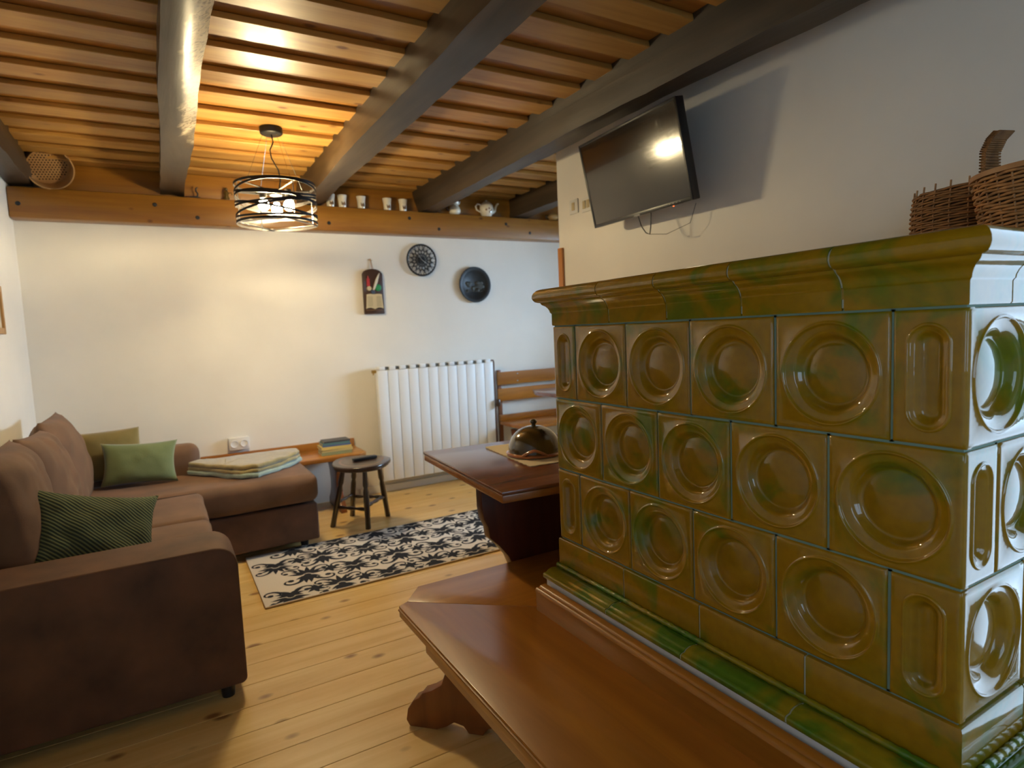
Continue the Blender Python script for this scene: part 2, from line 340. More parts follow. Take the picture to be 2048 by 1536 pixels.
# ceiling boards: lower boards with gaps covered by upper boards
yb = 2.315-.228*18; k = 0
while yb < YB:
    a = max(yb, YF); c = min(yb+.128, YB)
    xe = 4.19 if a > 2.15 else 2.2
    if c-a > .02:
        link('ceiling_board', plank_mesh(('l', round(c-a, 3), xe), xe-XL, c-a, .022, M_ceil, .0025), cl, ((XL+xe)/2, (a+c)/2, H+1.092+.022))
    a2 = max(yb+.115, YF); c2 = min(yb+.241, YB)
    if c2-a2 > .02:
        link('upper_board', plank_mesh(('u', round(c2-a2, 3), xe), xe-XL, c2-a2, .022, M_ceil2, .002), cl, ((XL+xe)/2, (a2+c2)/2, H+1.092+.0445))
    yb += .228
# hewn beams along y
def beam(sec, label, seed, wane=None):
    g = G(); n = 74; m = len(sec); v = []; f = []
    # refine cross-section
    pts = []
    for i in range(m):
        a = Vector(sec[i]); c = Vector(sec[(i+1) % m]); kk = 5
        for j in range(kk): pts.append(a.lerp(c, j/kk))
    m = len(pts); cx = sum(p.x for p in pts)/m
    for i in range(n+1):
        yy = YF+(YB-.001-YF)*i/n
        for p in pts:
            q = Vector((p.x, yy, p.y+H))
            if wane: q = wane(q, yy)
            d = Vector((noise.noise(Vector((q.x*5+seed, yy*1.1, q.z*6))), 0, noise.noise(Vector((q.x*6, yy*1.3+seed, q.z*5)))))*.016
            d += Vector((noise.noise(Vector((q.x*22, yy*6+seed, q.z*20))), 0, noise.noise(Vector((q.x*20, yy*7, q.z*22+seed)))))*.005
            if p.y > 1.09: d *= 0
            v.append(q+d)
    for i in range(n):
        for j in range(m): j2 = (j+1) % m; f.append((i*m+j, i*m+j2, (i+1)*m+j2, (i+1)*m+j))
    f += [tuple(range(m))[::-1], tuple(n*m+j for j in range(m))]
    g.add(v, f); o = g.build('ceiling_beam', M_wane if wane else M_beam, smooth=38)
    return tag(o, label, 'beam', 'hewn beams across the ceiling')
ZB, ZT = .942, 1.131
def wane2(q, yy):
    t = max(0, min(1, (3.35-yy)/.12)); z0 = q.z-H
    if q.x > .15 and z0 < 1.0: q = q+Vector((0, 0, (q.x-.15)*.75*t*(1-(z0-ZB)/.06*.9 if z0 < ZB+.06 else .1)))
    return q
beam([(-.669, ZB), (-.555, ZB), (-.56, ZT), (-.669, ZT)], 'short stretch of dark beam in the upper left corner by the round sieve', 1)
beam([(.08, ZB), (.213, ZB), (.215, ZT), (.09, ZT)], 'dark hewn beam left of the pendant lamp, pale knotty wane on its right edge', 2, wane2)
beam([(.912, ZB), (1.052, ZB), (1.05, ZT), (.922, ZT)], 'thick grey-brown hewn beam just right of the pendant lamp', 3)
beam([(1.81, ZB), (1.925, ZB), (1.93, ZT), (1.76, ZT)], 'dark hewn beam running alongside the wall above the television', 4)
beam([(2.63, ZB), (2.78, ZB), (2.78, ZT), (2.63, ZT)], 'nearly black beam in the far nook above the teapot shelf', 5)

# ledge beam on the back wall with dark pegs, and the panel above it
lz0, lz1, ly = H+.752, H+.926, 4.37
led = G().box(XL+.001, 3.9, ly, YB, lz0, lz1).build('ledge_beam', M_ledge, bevel=.012, loc=(XL, ly, lz0))
tag(led, 'broad honey-brown timber ledge along the back wall carrying cups and a teapot', 'ledge')
for px, pz in ((-.623,.835),(.043,.87),(.273,.804),(1.097,.811),(1.698,.877),(1.934,.807),(2.533,.874),(2.762,.811)):
    G().lathe([(.0, .004), (.009, .0035), (.0125, 0), (.0125, -.01)][::-1], 14, at(px, ly, H+pz-.004) @ YW, cap=False).build('peg', M_iron, led)
bpnl = shell('trim_1', G().box(XL+.01, 4.19, YB-.016, YB-.001, lz1+.002, H+1.09), M_ledge, bevel=.002)
# wooden strip at the wall's end
shell('trim_2', G().box(XR-.016, XR-.001, 2.985, 3.028, H-.55, H+.475), M_trim, bevel=.002)

# ---------------------------------------------------------------- tiled stove
S = .93; T = .222*S
SX, SY0, SY1, SZ = 1.048*S, .4406*S, .4406*S+5*T, H-.6593*S
NX = 5   # tiles across the end face before the wall
stove = thing('tiled_stove', ((SX+XR)/2, (SY0+SY1)/2, 0), 'large olive-brown glazed tile stove with round dished tiles against the white wall', 'stove')
XE = XR-.004
# relief tile, local: u along +x, v along +z, outwards -y ; origin at the lower left corner of the face
def relief(g, w, h, kind, g0=.002, g1=.002, gv=.002, mx=None, n=64, b=.0045):
    cx, cz = (g0+w-g1)/2, h/2; hw, hh = (w-g1-g0)/2, h/2-gv
    rings = []
    if kind == 'round':
        R = min(w, h)
        prof = [(.437,0),(.430,.0010),(.423,.0028),(.415,.0028),(.408,.0008),(.402,-.0018),(.392,-.0026),(.37,-.0034),(.345,-.0050),(.325,-.0072),(.309,-.0108),(.296,-.0155),(.284,-.0192),(.272,-.0212),(.260,-.0217),(.246,-.0208),(.225,-.0192),(.18,-.0172),(.12,-.0156),(.06,-.0148),(.02,-.0146)]
        for r, d in prof: rings.append([(r*R*cos(2*pi*k/n), r*R*sin(2*pi*k/n), d) for k in range(n)])
    elif kind == 'oval':
        rho, Lh = .0315, .050
        prof = [(.0005,0),(.0,.0012),(-.0015,.0026),(-.0032,.0026),(-.0048,.001),(-.0062,-.0006),(-.010,-.001),(-.0135,-.003),(-.017,-.0075),(-.0205,-.0105),(-.0245,-.0115),(-.029,-.011)]
        for d0, d in prof:
            r = rho+d0; rings.append([(r*cos(2*pi*(k+.5)/n), r*sin(2*pi*(k+.5)/n)+(Lh if k < n/2 else -Lh), d) for k in range(n)])
    outer = []
    base = rings[0]
    for (x, z, d) in base:
        s = min(hw/max(abs(x), 1e-6), hh/max(abs(z), 1e-6)); outer.append([x*s, z*s])
    for sx in (-1, 1):
        for sz in (-1, 1):
            k = min(range(n), key=lambda i: (outer[i][0]-sx*hw)**2+(outer[i][1]-sz*hh)**2); outer[k] = [sx*hw, sz*hh]
    def sq(ins, d): return [(x*(hw-ins)/hw, z*(hh-ins)/hh, d) for x, z in outer]
    allr = [sq(0, -.018), sq(0, -b), sq(b*.3, -b*.3), sq(b, 0), sq(b+.004, 0)]+rings
    v = []; f = []
    for rg in allr: v += [(cx+x, -d, cz+z) for x, z, d in rg]
    for i in range(len(allr)-1):
        for k in range(n): k2 = (k+1) % n; f.append((i*n+k, i*n+k2, (i+1)*n+k2, (i+1)*n+k))
    f.append(tuple((len(allr)-1)*n+k for k in range(n)))
    return g.add(v, f, mx)
me_round = relief(G(), T, T, 'round').mesh('tile', M_tile, smooth=60)
me_half = relief(G(), T/2, T, 'oval').mesh('tile', M_tile, smooth=60)
RF = -pi/2  # front face looks to -x: local x must run along -y
def front_mx(y, z): return at(SX, y, z, RF)
# body behind the tiles (grout shows in the joints)
G().box(SX+.027, XE, SY0+.027, SY1-.027, SZ-.09*S, SZ+3*T+.02).build('core', M_grout, stove)
g = G(); ga, gb = .0045, .024
for k in range(4):
    z = SZ+k*T; g.box(SX+ga, XE, SY0+ga, SY1-ga, z-.004, z+.004)
for row in range(3):
    z = SZ+(2-row)*T; o_ = T/2 if row != 1 else 0.0
    y = SY0+(o_ if o_ else T)
    while y < SY1-.01: g.box(SX+ga, SX+gb, y-.0035, y+.0035, z, z+T); y += T
    x = SX+(T if row != 1 else T/2)
    while x < XE: g.box(x-.0035, x+.0035, SY0+ga, SY0+gb, z, z+T); x += T
g.build('grout', M_grout, stove)
def wobble(o):
    o.location += Vector((random.uniform(-1, 1)*.0006, random.uniform(-1, 1)*.0006, random.uniform(-1, 1)*.0004))
    o.rotation_euler = (random.uniform(-1, 1)*.004, random.uniform(-1, 1)*.004, o.rotation_euler.z+random.uniform(-1, 1)*.004)
for row in range(3):
    z = SZ+(2-row)*T
    corner_half = row in (0, 2)
    # near corner tile: one wrapped piece
    g = G(); wf, we = (T/2, T) if corner_half else (T, T/2)
    # front relief: local x from 0 (far edge) to wf (corner)
    relief(g, wf, T, 'oval' if corner_half else 'round', .002, .0007, mx=at(SX, SY0+wf, z, RF))
    relief(g, we, T, 'round' if corner_half else 'oval', .0026, .002, mx=at(SX, SY0, z, 0))
    g.build('corner_tile', M_tile, stove, smooth=60)
    # far corner tile (only its front side is in view)
    g = G(); wf2 = T/2 if corner_half else T
    relief(g, wf2, T, 'oval' if corner_half else 'round', .0007, .002, mx=at(SX, SY1, z, RF))
    relief(g, T if corner_half else T/2, T, 'round' if corner_half else 'oval', .002, .0026, mx=at(SX+(T if corner_half else T/2), SY1, z, pi))
    g.build('corner_tile', M_tile, stove, smooth=60)
    yy = SY0+wf
    while yy < SY1-wf2-.01:
        wobble(link('tile', me_round, stove, (SX, yy+T, z), RF)); yy += T
    xx = SX+we
    while xx < XE-.02:
        w = min(T, XE-xx)
        if w > T*.9: wobble(link('tile', me_round, stove, (xx, SY0, z), 0)); link('tile', me_round, stove, (xx+T, SY1, z), pi)
        elif w > T*.45: link('tile', me_half, stove, (xx, SY0, z), 0)
        xx += T
# cornice and ledges: profiles (outward p, z) swept around the front and the near end with mitres
def moulding(name, prof, joints, mat, z0, far_cap=0.0, ends=True, gap=.0021, endj=None, back=.0, farret=True):
    cuts = [SY0]+[j for j in joints]+[SY1]
    for i in range(len(cuts)-1):
        a, c = cuts[i], cuts[i+1]
        fa = (lambda p, a=a: a-p) if i == 0 else (lambda p, a=a: a+gap)
        fb = (lambda p, c=c: c+p*far_cap) if i == len(cuts)-2 else (lambda p, c=c: c-gap)
        # flatten the back
        g = G(); g.sweep(prof, fa, fb, Matrix(((-1,0,0,SX),(0,1,0,0),(0,0,1,z0),(0,0,0,1))))
        o = g.build(name, mat, stove, smooth=50)
    xs = [SX]+endj+[XE]
    for i in range(len(xs)-1):
        a, c = xs[i], xs[i+1]
        fa = (lambda p, a=a: a-p) if i == 0 else (lambda p, a=a: a+gap)
        fb = (lambda p, c=c: c-(gap if c < XE else 0))
        g = G(); g.sweep(prof, fa, fb, Matrix(((0,1,0,0),(-1,0,0,SY0),(0,0,1,z0),(0,0,0,1)))); g.build(name, mat, stove, smooth=50)
        if farret:
            g = G(); g.sweep(prof, fa, fb, Matrix(((0,1,0,0),(1,0,0,SY1),(0,0,1,z0),(0,0,0,1)))); g.build(name, mat, stove, smooth=50)
cz = SZ+3*T
q = S
cprof = [(p*.9, z*1.1) for p, z in [(-.03,.0015),(-.001,.0015),(.001,.004),(.001,.034),(.003,.0365),(.005,.038),(.006,.043),(.010,.050),(.016,.056),(.024,.060),(.026,.0625),(.028,.066),(.034,.067),(.041,.069),(.046,.0735),(.049,.080),(.048,.088),(.044,.095),(.037,.1005),(.028,.1035),(.018,.1045),(-.03,.1045)]]
moulding('cornice_tile', [(p*q, z*q) for p, z in cprof], [.590, .790, .990, 1.190], M_cornice, cz, far_cap=1, endj=[SX+.13, SX+.335, SX+.54, SX+.745, SX+.95])
G().box(SX-.0, XE, SY0+.0, SY1, cz+.02, cz+.112*q).build('top_slab', M_cornice, stove)
gp = [(p*.9-.0028, z*1.1) for p, z in [(-.02,.003),(.001,.006),(.001,.034),(.005,.042),(.010,.050),(.016,.056),(.024,.062),(.034,.069),(.041,.071),(.046,.075),(.049,.081),(.048,.088),(.044,.094),(.037,.0985),(.028,.102),(-.02,.102)]]
G().sweep([(p*q, z*q) for p, z in gp], lambda p: SY0-p, lambda p: SY1+p, Matrix(((-1,0,0,SX),(0,1,0,0),(0,0,1,cz),(0,0,0,1)))).sweep([(p*q, z*q) for p, z in gp], lambda p: SX-p, lambda p: XE, Matrix(((0,1,0,0),(-1,0,0,SY0),(0,0,1,cz),(0,0,0,1)))).build('cornice_grout', M_grout_lt, stove, smooth=50)
# plinth course and sloping foot tiles
pp = [(-.03,-.088),(.004,-.088),(.0065,-.082),(.0065,-.006),(.004,-.0015),(-.001,-.001),(-.03,-.001)]
moulding('plinth_tile', [(p*q, z*q) for p, z in pp], [.655, .905, 1.155], M_tile, SZ, endj=[SX+.2, SX+.45, SX+.7, SX+.95], farret=False)
fp = [(-.03,-.118),(.066,-.118),(.070,-.115),(.071,-.106),(.069,-.102),(.064,-.1005),(.058,-.100),(.053,-.0955),(.045,-.0925),(.034,-.0905),(.024,-.0915),(.019,-.0945),(.014,-.0925),(-.03,-.0925)]
moulding('foot_tile', [(p*q, z*q) for p, z in fp], [.652, .905, 1.158], M_tilegreen, SZ, endj=[SX+.2, SX+.45, SX+.7, SX+.95], farret=False)
gp2 = [(-.03,-.1165),(.065,-.1165),(.0685,-.114),(.0685,-.106),(.064,-.1025),(.056,-.1015),(.050,-.0965),(.040,-.0935),(.024,-.094),(.010,-.096),(.004,-.09),(.004,-.004),(-.03,-.003)]
G().sweep([(p*q, z*q) for p, z in gp2], lambda p: SY0-p, lambda p: SY1-.001, Matrix(((-1,0,0,SX),(0,1,0,0),(0,0,1,SZ),(0,0,0,1)))).sweep([(p*q, z*q) for p, z in gp2], lambda p: SX-p, lambda p: XE, Matrix(((0,1,0,0),(-1,0,0,SY0),(0,0,1,SZ),(0,0,0,1)))).build('base_grout', M_grout_lt, stove, smooth=50)
# beaded rope moulding between them
for (p0, p1) in (((SX-.0115, SY0-.006), (SX-.0115, SY1)), ((SX-.006, SY0-.0115), (XE, SY0-.0115))):
    Ln = sqrt((p1[0]-p0[0])**2+(p1[1]-p0[1])**2); nn = int(Ln/.005); pts = []; rr_ = []
    for i in range(nn+1):
        t = i/nn; pts.append((p0[0]+(p1[0]-p0[0])*t, p0[1]+(p1[1]-p0[1])*t, SZ-.0865*q)); rr_.append(.0052+.0019*abs(sin(i*.72))+random.uniform(0, .0006))
    G().tube(pts, rr_, 8).build('bead_moulding', M_tilegreen, stove, smooth=80)
# white base under the stove
G().box(SX-.055, XE, SY0-.055, SY1+.0, .001, SZ-.119*q).build('white_base', M_whitewash, stove, bevel=.004)

# ---------------------------------------------------------------- corner bench round the stove
BZ = H-.805; bx0, by1 = .552, 1.79
RX = .876     # outer face of the rail
bench = thing('corner_bench', (.75, 1.2, 0), 'reddish-brown wooden corner bench wrapped around the foot of the tiled stove', 'bench')
cz_ = .09
th = .034
# two seat boards mitred at the corner
G().prism([(bx0, -.35), (RX+.02, -.35), (RX+.02, by1-.35), (bx0+.03, by1-.085+.0), (bx0, by1-.10)], BZ-th, BZ).build('seat', M_bench, bench, bevel=.0022, seg=2)
G().prism([(bx0+.031, by1-.084), (RX+.021, by1-.349), (RX+.02, SY1+.012), (2.05, SY1+.012), (2.05, by1), (bx0+.10, by1)], BZ-th, BZ).build('seat', M_benchx, bench, bevel=.0022, seg=2)
# double groove lip along the front edge
G().tube([(bx0-.001, -.35, BZ-.010), (bx0-.001, by1-.105, BZ-.010)], .004, 8).build('edge_bead', M_bench, bench)
G().box(bx0+.02, bx0+.045, -.35, by1-.25, BZ-th-.05, BZ-th+.001).build('apron', M_bench, bench, bevel=.003)
# raised rail against the stove base
rp = [(0, 0), (0, .052), (-.003, .056), (-.001, .062), (.004, .066), (.009, .0655), (.011, .062), (.013, .066), (.018, .069), (.034, .069), (.034, 0)]
G().sweep([(RX+p, BZ+z) for p, z in rp], lambda p: -.35, lambda p: 1.432).build('rail', M_bench, bench, smooth=50)
# scrolled diagonal corner leg
def leg_profile(w, h):
    half = [(.00, 0), (w*.10, 0), (w*.17, .022), (w*.30, .03), (w*.42, .012), (w*.55, 0), (w*.95, 0), (w*1.0, .02), (w*.97, .055), (w*.88, .085), (w*.80, .095), (w*.74, .112), (w*.60, .125), (w*.46, .145), (w*.40, .18), (w*.40, .215), (w*.44, .245), (w*.55, .262), (w*.60, .275), (w*.68, .28), (w*.72, .298), (w*.86, h-.045), (w*.92, h-.02), (w*.92, h)]
    return half+[(-x, z) for x, z in reversed(half[1:])]
def leg(cx, cy, ang, w, h, t, parent, mat):
    m = frame((cx, cy, 0), (cos(ang), sin(ang), 0), (0, 0, 1), (-sin(ang), cos(ang), 0))
    return G().prism(leg_profile(w, h), -t/2, t/2, m).build('leg', mat, parent, bevel=.004)
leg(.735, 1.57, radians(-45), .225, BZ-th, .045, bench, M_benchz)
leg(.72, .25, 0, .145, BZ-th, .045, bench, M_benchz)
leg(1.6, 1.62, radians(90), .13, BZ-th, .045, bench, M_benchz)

# ---------------------------------------------------------------- table behind the stove
TZ = H-.49
tb = thing('trestle_table', (1.3, 2.0, 0), 'dark red-brown wooden table behind the stove, holding the domed clay dish', 'table')
mt = at(.862, 1.585, 0, radians(-4.0))
G().box(0, 1.05, 0, .775, TZ-.012, TZ, mt).build('tabletop', M_table, tb, bevel=.004, seg=2)
M_tedge = wood('table_edge', (.38, .15, .03), (.26, .09, .016), .3, 'x', .4, 0, 1, .03, .05)
G().box(.003, 1.047, .003, .772, TZ-.038, TZ-.0125, mt).build('table_edge', M_tedge, tb, bevel=.004)
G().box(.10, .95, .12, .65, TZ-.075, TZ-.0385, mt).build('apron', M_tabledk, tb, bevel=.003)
pr = [(.895,.0),(.90,.05),(.935,.085),(.985,.10),(1.005,.13),(1.02,.20),(1.02,.30),(1.015,.36),(.995,.41),(.96,.455),(.925,.49),(.92,.53),(.905,.56),(.90,.60),(.90,TZ-.039)]
half = 1.36
poly = pr+[(2*half-x, z) for x, z in reversed(pr)]
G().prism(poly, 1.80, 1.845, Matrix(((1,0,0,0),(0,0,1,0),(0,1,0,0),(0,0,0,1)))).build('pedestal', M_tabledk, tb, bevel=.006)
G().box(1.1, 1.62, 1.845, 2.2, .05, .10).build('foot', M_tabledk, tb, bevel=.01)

# doily and domed dish
dl = [];
cxd, cyd = 1.185, 1.865
P_ = [(1.155, 2.25), (1.11, 1.815), (1.44, 1.79), (1.47, 2.22)]
pts = []
for i in range(len(P_)):
    a, c = Vector(P_[i]), Vector(P_[(i+1) % len(P_)])
    L_ = (c-a).length; nn = max(4, int(L_/.018)); nrm = Vector(((c-a).y, -(c-a).x)).normalized()
    for j in range(nn):
        pts.append(a.lerp(c, j/nn)+nrm*(.004*(j % 2)))
o = G().prism([(p.x, p.y) for p in pts], TZ+.0008, TZ+.0035).build('doily', M_linen)
tag(o, 'cream linen cloth with scalloped edge lying under the domed dish', 'cloth')
DZ = TZ+.0042
dish = thing('domed_dish', (1.235, 1.985, DZ), 'brown-green glazed clay dome dish with knob and copper-coloured rim on a cream cloth', 'dish')
mx = at(1.235, 1.985, DZ)
G().lathe([(.0, 0), (.104, 0), (.111, .004), (.112, .010), (.106, .014), (.0, .014)], 40, mx).build('rim', M_copper, dish)
prof = [(.103*cos(a)**.9, .0145+.098*sin(a)) for a in [radians(x) for x in range(0, 90, 6)]]+[(.0001, .1125)]
G().lathe(prof, 40, mx, cap=False).build('dome', M_clay, dish, smooth=80)
G().lathe([(.010, .1105), (.008, .118), (.013, .124), (.014, .130), (.010, .136), (.0001, .138)], 16, mx).build('knob', M_clay, dish, smooth=80)
bow = [(.12*cos(a), .12*sin(a)) for a in []]
a0 = radians(238)
g = G(); ctr = Vector((1.235+.111*cos(a0), 1.985+.111*sin(a0), DZ+.012)); tng = Vector((-sin(a0), cos(a0), 0)); out_ = Vector((cos(a0), sin(a0), 0))
pts = [ctr+tng*(t*.045)+out_*(.004-.02*abs(t)**2)+Vector((0, 0, .022*max(0, 1-abs(t)**1.5))) for t in [i/8 for i in range(-8, 9)]]
g.tube(pts, .0055, 8)
g.build('rim_handle', M_copper, dish, smooth=80)

# ---------------------------------------------------------------- television
tv = thing('television', (1.9236, 2.1627, H+.7044), 'black flat television tilted downwards on the white wall above the stove', 'television')
yw, tl = .0521, .2094
nrm = Vector((-cos(yw)*cos(tl), sin(yw)*cos(tl), -sin(tl))); wv_ = nrm.cross(Vector((0, 0, 1))).normalized(); uv = wv_.cross(nrm)
if uv.z < 0: uv = -uv
if wv_.y > 0: wv_ = -wv_
c0 = Vector((1.9236, 2.1627, H+.7044)); ks = .956
mtv = frame(c0, wv_, uv, nrm) @ Matrix.Scale(ks, 4)
if mtv.to_3x3().determinant() < 0: pass
G().box(-.365, .365, -.215, .215, -.042, 0, mtv).build('casing', M_black, tv, bevel=.004)
b_ = .012
g = G().box(-.365, -.365+b_, -.215, .215, 0, .004, mtv).box(.365-b_, .365, -.215, .215, 0, .004, mtv).box(-.365+b_, .365-b_, .215-b_, .215, 0, .004, mtv).box(-.365+b_, .365-b_, -.215, -.215+.017, 0, .004, mtv)
g.build('bezel', M_black, tv, bevel=.0012)
G().box(-.365+b_, .365-b_, -.198, .203, 0, .0012, mtv).build('screen', M_screen, tv)
G().box(-.03, .012, -.2165, -.208, .003, .006, mtv).build('receiver_window', plain('ir_grey', (.25, .25, .25), .3), tv)
G().box(.24, .246, -.221, -.2155, .0, .004, mtv).build('standby_light', plain('standby', (.8, .2, .05), .4, emit=((1, .15, .03), 1.2)), tv)
g = G()
for k in range(4): g.box(.22+k*.022, .226+k*.022, -.207, -.205, .0042, .0048, mtv)
g.build('button_marks', plain('marks', (.35, .35, .32), .5), tv)
G().box(XR-.03, XR-.001, 2.06, 2.28, H+.62, H+.83).box(1.975, XR-.02, 2.13, 2.21, H+.66, H+.76).build('wall_mount', M_blackm, tv)
p0 = c0-uv*.206-wv_*.03-nrm*.02; pts = [p0-wv_*0+Vector((0, 0, 0)), p0+Vector((.0, -.02, -.05)), p0+Vector((.0, -.05, -.085)), p0+Vector((.0, -.075, -.095)), p0+Vector((0, -.082, -.06)), p0+Vector((0, -.085, .0))]
G().tube(pts, .0028, 6).tube([p0+Vector((0, -.075, -.095)), p0+Vector((.03, -.15, -.105)), p0+Vector((.075, -.25, -.07)), p0+Vector((.08, -.28, .01))], .0012, 5).build('cable', M_black, tv, smooth=80)
# switches by the television
def switch(y, z, label, n):
    s = thing('light_switch', (XR, y, z), label, 'switch', 'switches on the wall left of the television')
    G().box(XR-.009, XR-.0005, y-.04, y+.04, z-.04, z+.04).build('plate', M_winframe, s, bevel=.003)
    for k in range(n):
        yy = y+(k-(n-1)/2)*.034; G().box(XR-.013, XR-.0085, yy-.013, yy+.013, z-.022, z+.022).build('rocker', M_page, s, bevel=.002)
switch(2.865, H+.69, 'white single wall switch near the wall end, left of the television', 1)
switch(2.745, H+.68, 'white double wall switch closest to the left side of the television', 2)

# ---------------------------------------------------------------- pendant lamp
lx, lyy = .585, 3.38
lamp = thing('pendant_lamp', (lx, lyy, H+.58), 'black drum pendant lamp of crossing metal bands with lit bulbs, hung by thin wires', 'lamp')
zc = H+1.0905
G().lathe([(.0001, -.032), (.050, -.032), (.056, -.026), (.057, 0), (.0001, 0)], 32, at(lx, lyy, zc)).build('ceiling_rose', M_blackm, lamp, smooth=50)
cable = [(lx, lyy, zc-.03), (lx+.006, lyy, zc-.07), (lx-.012, lyy, zc-.11), (lx-.008, lyy, zc-.15), (lx+.022, lyy, zc-.21), (lx+.028, lyy, zc-.26), (lx+.02, lyy, zc-.30), (lx, lyy, zc-.335)]
G().tube(cable, .0035, 8).build('cable', M_black, lamp, smooth=80)
R_ = .2; zt_, zb_ = H+.80, H+.607
for a in (20, 110, 200, 290):
    aa = radians(a); G().tube([(lx+.045*cos(aa), lyy+.045*sin(aa), zc-.03), (lx+.155*cos(aa), lyy+.155*sin(aa), zt_)], .0010, 5).build('wire', M_chrome, lamp)
def band(zf, w, nm='band', mat=M_blackm, t=.002):
    n = 72; v = []; f = []
    for k in range(n):
        a = 2*pi*k/n; z = zf(a)
        for r, dz in ((R_, w/2), (R_, -w/2), (R_-t, -w/2), (R_-t, w/2)): v.append((lx+r*cos(a), lyy+r*sin(a), z+dz))
    for k in range(n):
        k2 = (k+1) % n
        for j in range(4): j2 = (j+1) % 4; f.append((k*4+j, k2*4+j, k2*4+j2, k*4+j2))
    G().add(v, f).build(nm, mat, lamp, smooth=40)
band(lambda a: zt_, .012, 'top_ring'); band(lambda a: zb_, .012, 'bottom_ring')
hh_ = zt_-zb_
for k, (am, ph, mid, wd) in enumerate([(.036, 0, .80, .011), (.036, 180, .80, .011), (.03, 60, .56, .011), (.03, 240, .56, .011), (.038, 120, .34, .011), (.038, 300, .34, .011), (.02, 30, .18, .010)]):
    band(lambda a, am=am, ph=radians(ph), mid=mid: zb_+hh_*mid+am*sin(a+ph), wd)
for a in (15, 105, 195, 285):
    aa = radians(a); G().tube([(lx+(R_-.003)*cos(aa), lyy+(R_-.003)*sin(aa), zt_), (lx+(R_-.003)*cos(aa), lyy+(R_-.003)*sin(aa), zb_)], .0028, 6).build('rod', M_chrome, lamp)
g = G()
for a in (20, 110, 200, 290):
    aa = radians(a); g.tube([(lx, lyy, zt_-.03), (lx+R_*.98*cos(aa), lyy+R_*.98*sin(aa), zt_-.001)], .004, 6)
g.lathe([(.0001, -.05), (.03, -.05), (.03, -.02), (.0001, -.02)], 16, at(lx, lyy, zt_)); g.build('spider', M_blackm, lamp)
# cross bars at the bottom (open diamond)
for (a1, a2) in ((0, 90), (90, 180), (180, 270), (270, 360)):
    p = [Vector((lx+R_*.99*cos(radians(a)), lyy+R_*.99*sin(radians(a)), zb_)) for a in (a1, a2)]; G().tube(p, .0045, 6).build('lower_bar', M_chrome, lamp)
for a, rr0 in ((200, .07), (320, .07), (80, .07)):
    aa = radians(a); bx_, by_ = lx+rr0*cos(aa), lyy+rr0*sin(aa)
    G().lathe([(.0001, .095), (.016, .095), (.017, .045), (.0001, .045)], 14, at(bx_, by_, zb_+.075)).tube([(bx_, by_, zb_+.165), (lx, lyy, zt_-.035)], .005, 6).build('socket', M_blackm, lamp)
    G().lathe([(.0001, -.015), (.015, -.011), (.025, .0), (.027, .012), (.023, .026), (.014, .038), (.012, .0449), (.0001, .0449)], 18, at(bx_, by_, zb_+.075)).build('bulb', M_bulb, lamp, smooth=80)

# ---------------------------------------------------------------- radiator
rx0, rx1, ry, rz0, rz1 = 1.375, 2.352, 4.375, H-1.093, H-.228
rad = thing('radiator', ((rx0+rx1)/2, ry+.04, rz0), 'white sectional panel radiator mounted on the back wall', 'radiator')
n = 12; w = (rx1-rx0)/n
gx = G()
gx.box(-w/2+.0018, w/2-.0018, 0, .012, 0, rz1-rz0-.03).box(-w/2+.006, w/2-.006, .012, .075, .02, rz1-rz0-.05)
gx.box(-w*.30, w*.30, .004, .08, rz1-rz0-.028, rz1-rz0)
me_s = gx.mesh('section', M_white, bevel=.003)
for k in range(n): link('section', me_s, rad, (rx0+w*(k+.5), ry, rz0))
g = G()
for k in range(n-1):
    for j in range(3): g.box(rx0+w*(k+1)-.012, rx0+w*(k+1)+.012, ry+.012+j*.018, ry+.02+j*.018, rz1-.026, rz1-.004)
g.build('top_grille', plain('grille_dark', (.10, .10, .09), .6), rad)
G().box(rx0+.01, rx1-.01, ry+.02, ry+.06, rz0+.001, rz0+.019).build('bottom_grille', plain('grille_grey', (.4, .4, .4), .5), rad)
G().lathe([(.0001, 0), (.012, 0), (.012, .03), (.0001, .03)], 14, at(rx0-.03, ry+.03, rz1-.035) @ Matrix.Rotation(pi/2, 4, 'Y')).tube([(rx0-.018, ry+.03, rz1-.035), (rx0-.02, ry+.03, rz1-.06)], .005, 6).build('bleed_valve', M_brass, rad)
G().tube([(rx1-.002, ry+.03, rz1-.012), (rx1+.02, ry+.03, rz1-.012), (rx1+.024, ry+.03, rz1-.03), (rx1+.024, ry+.03, .56), (rx1+.024, ry+.03, .02)], .007, 8).build('feed_pipe', plain('pipe_brown', (.16, .08, .05), .4), rad, smooth=60)
G().lathe([(.0001, 0), (.022, 0), (.024, .008), (.024, .05), (.02, .056), (.0001, .056)], 18, at(rx1+.024, ry-.012, .58) @ Matrix.Rotation(0, 4, 'X')).build('valve_knob', M_dark, rad)
G().box(rx0+.15, rx0+.18, ry+.075, YB-.001, rz0+.6, rz0+.64).box(rx1-.18, rx1-.15, ry+.075, YB-.001, rz0+.6, rz0+.64).build('bracket', M_white, rad)
# low skirting along the back wall
shell('baseboard_back', G().box(1.22, 4.19, YB-.018, YB-.001, 0.0, .055), M_wall, bevel=.004)

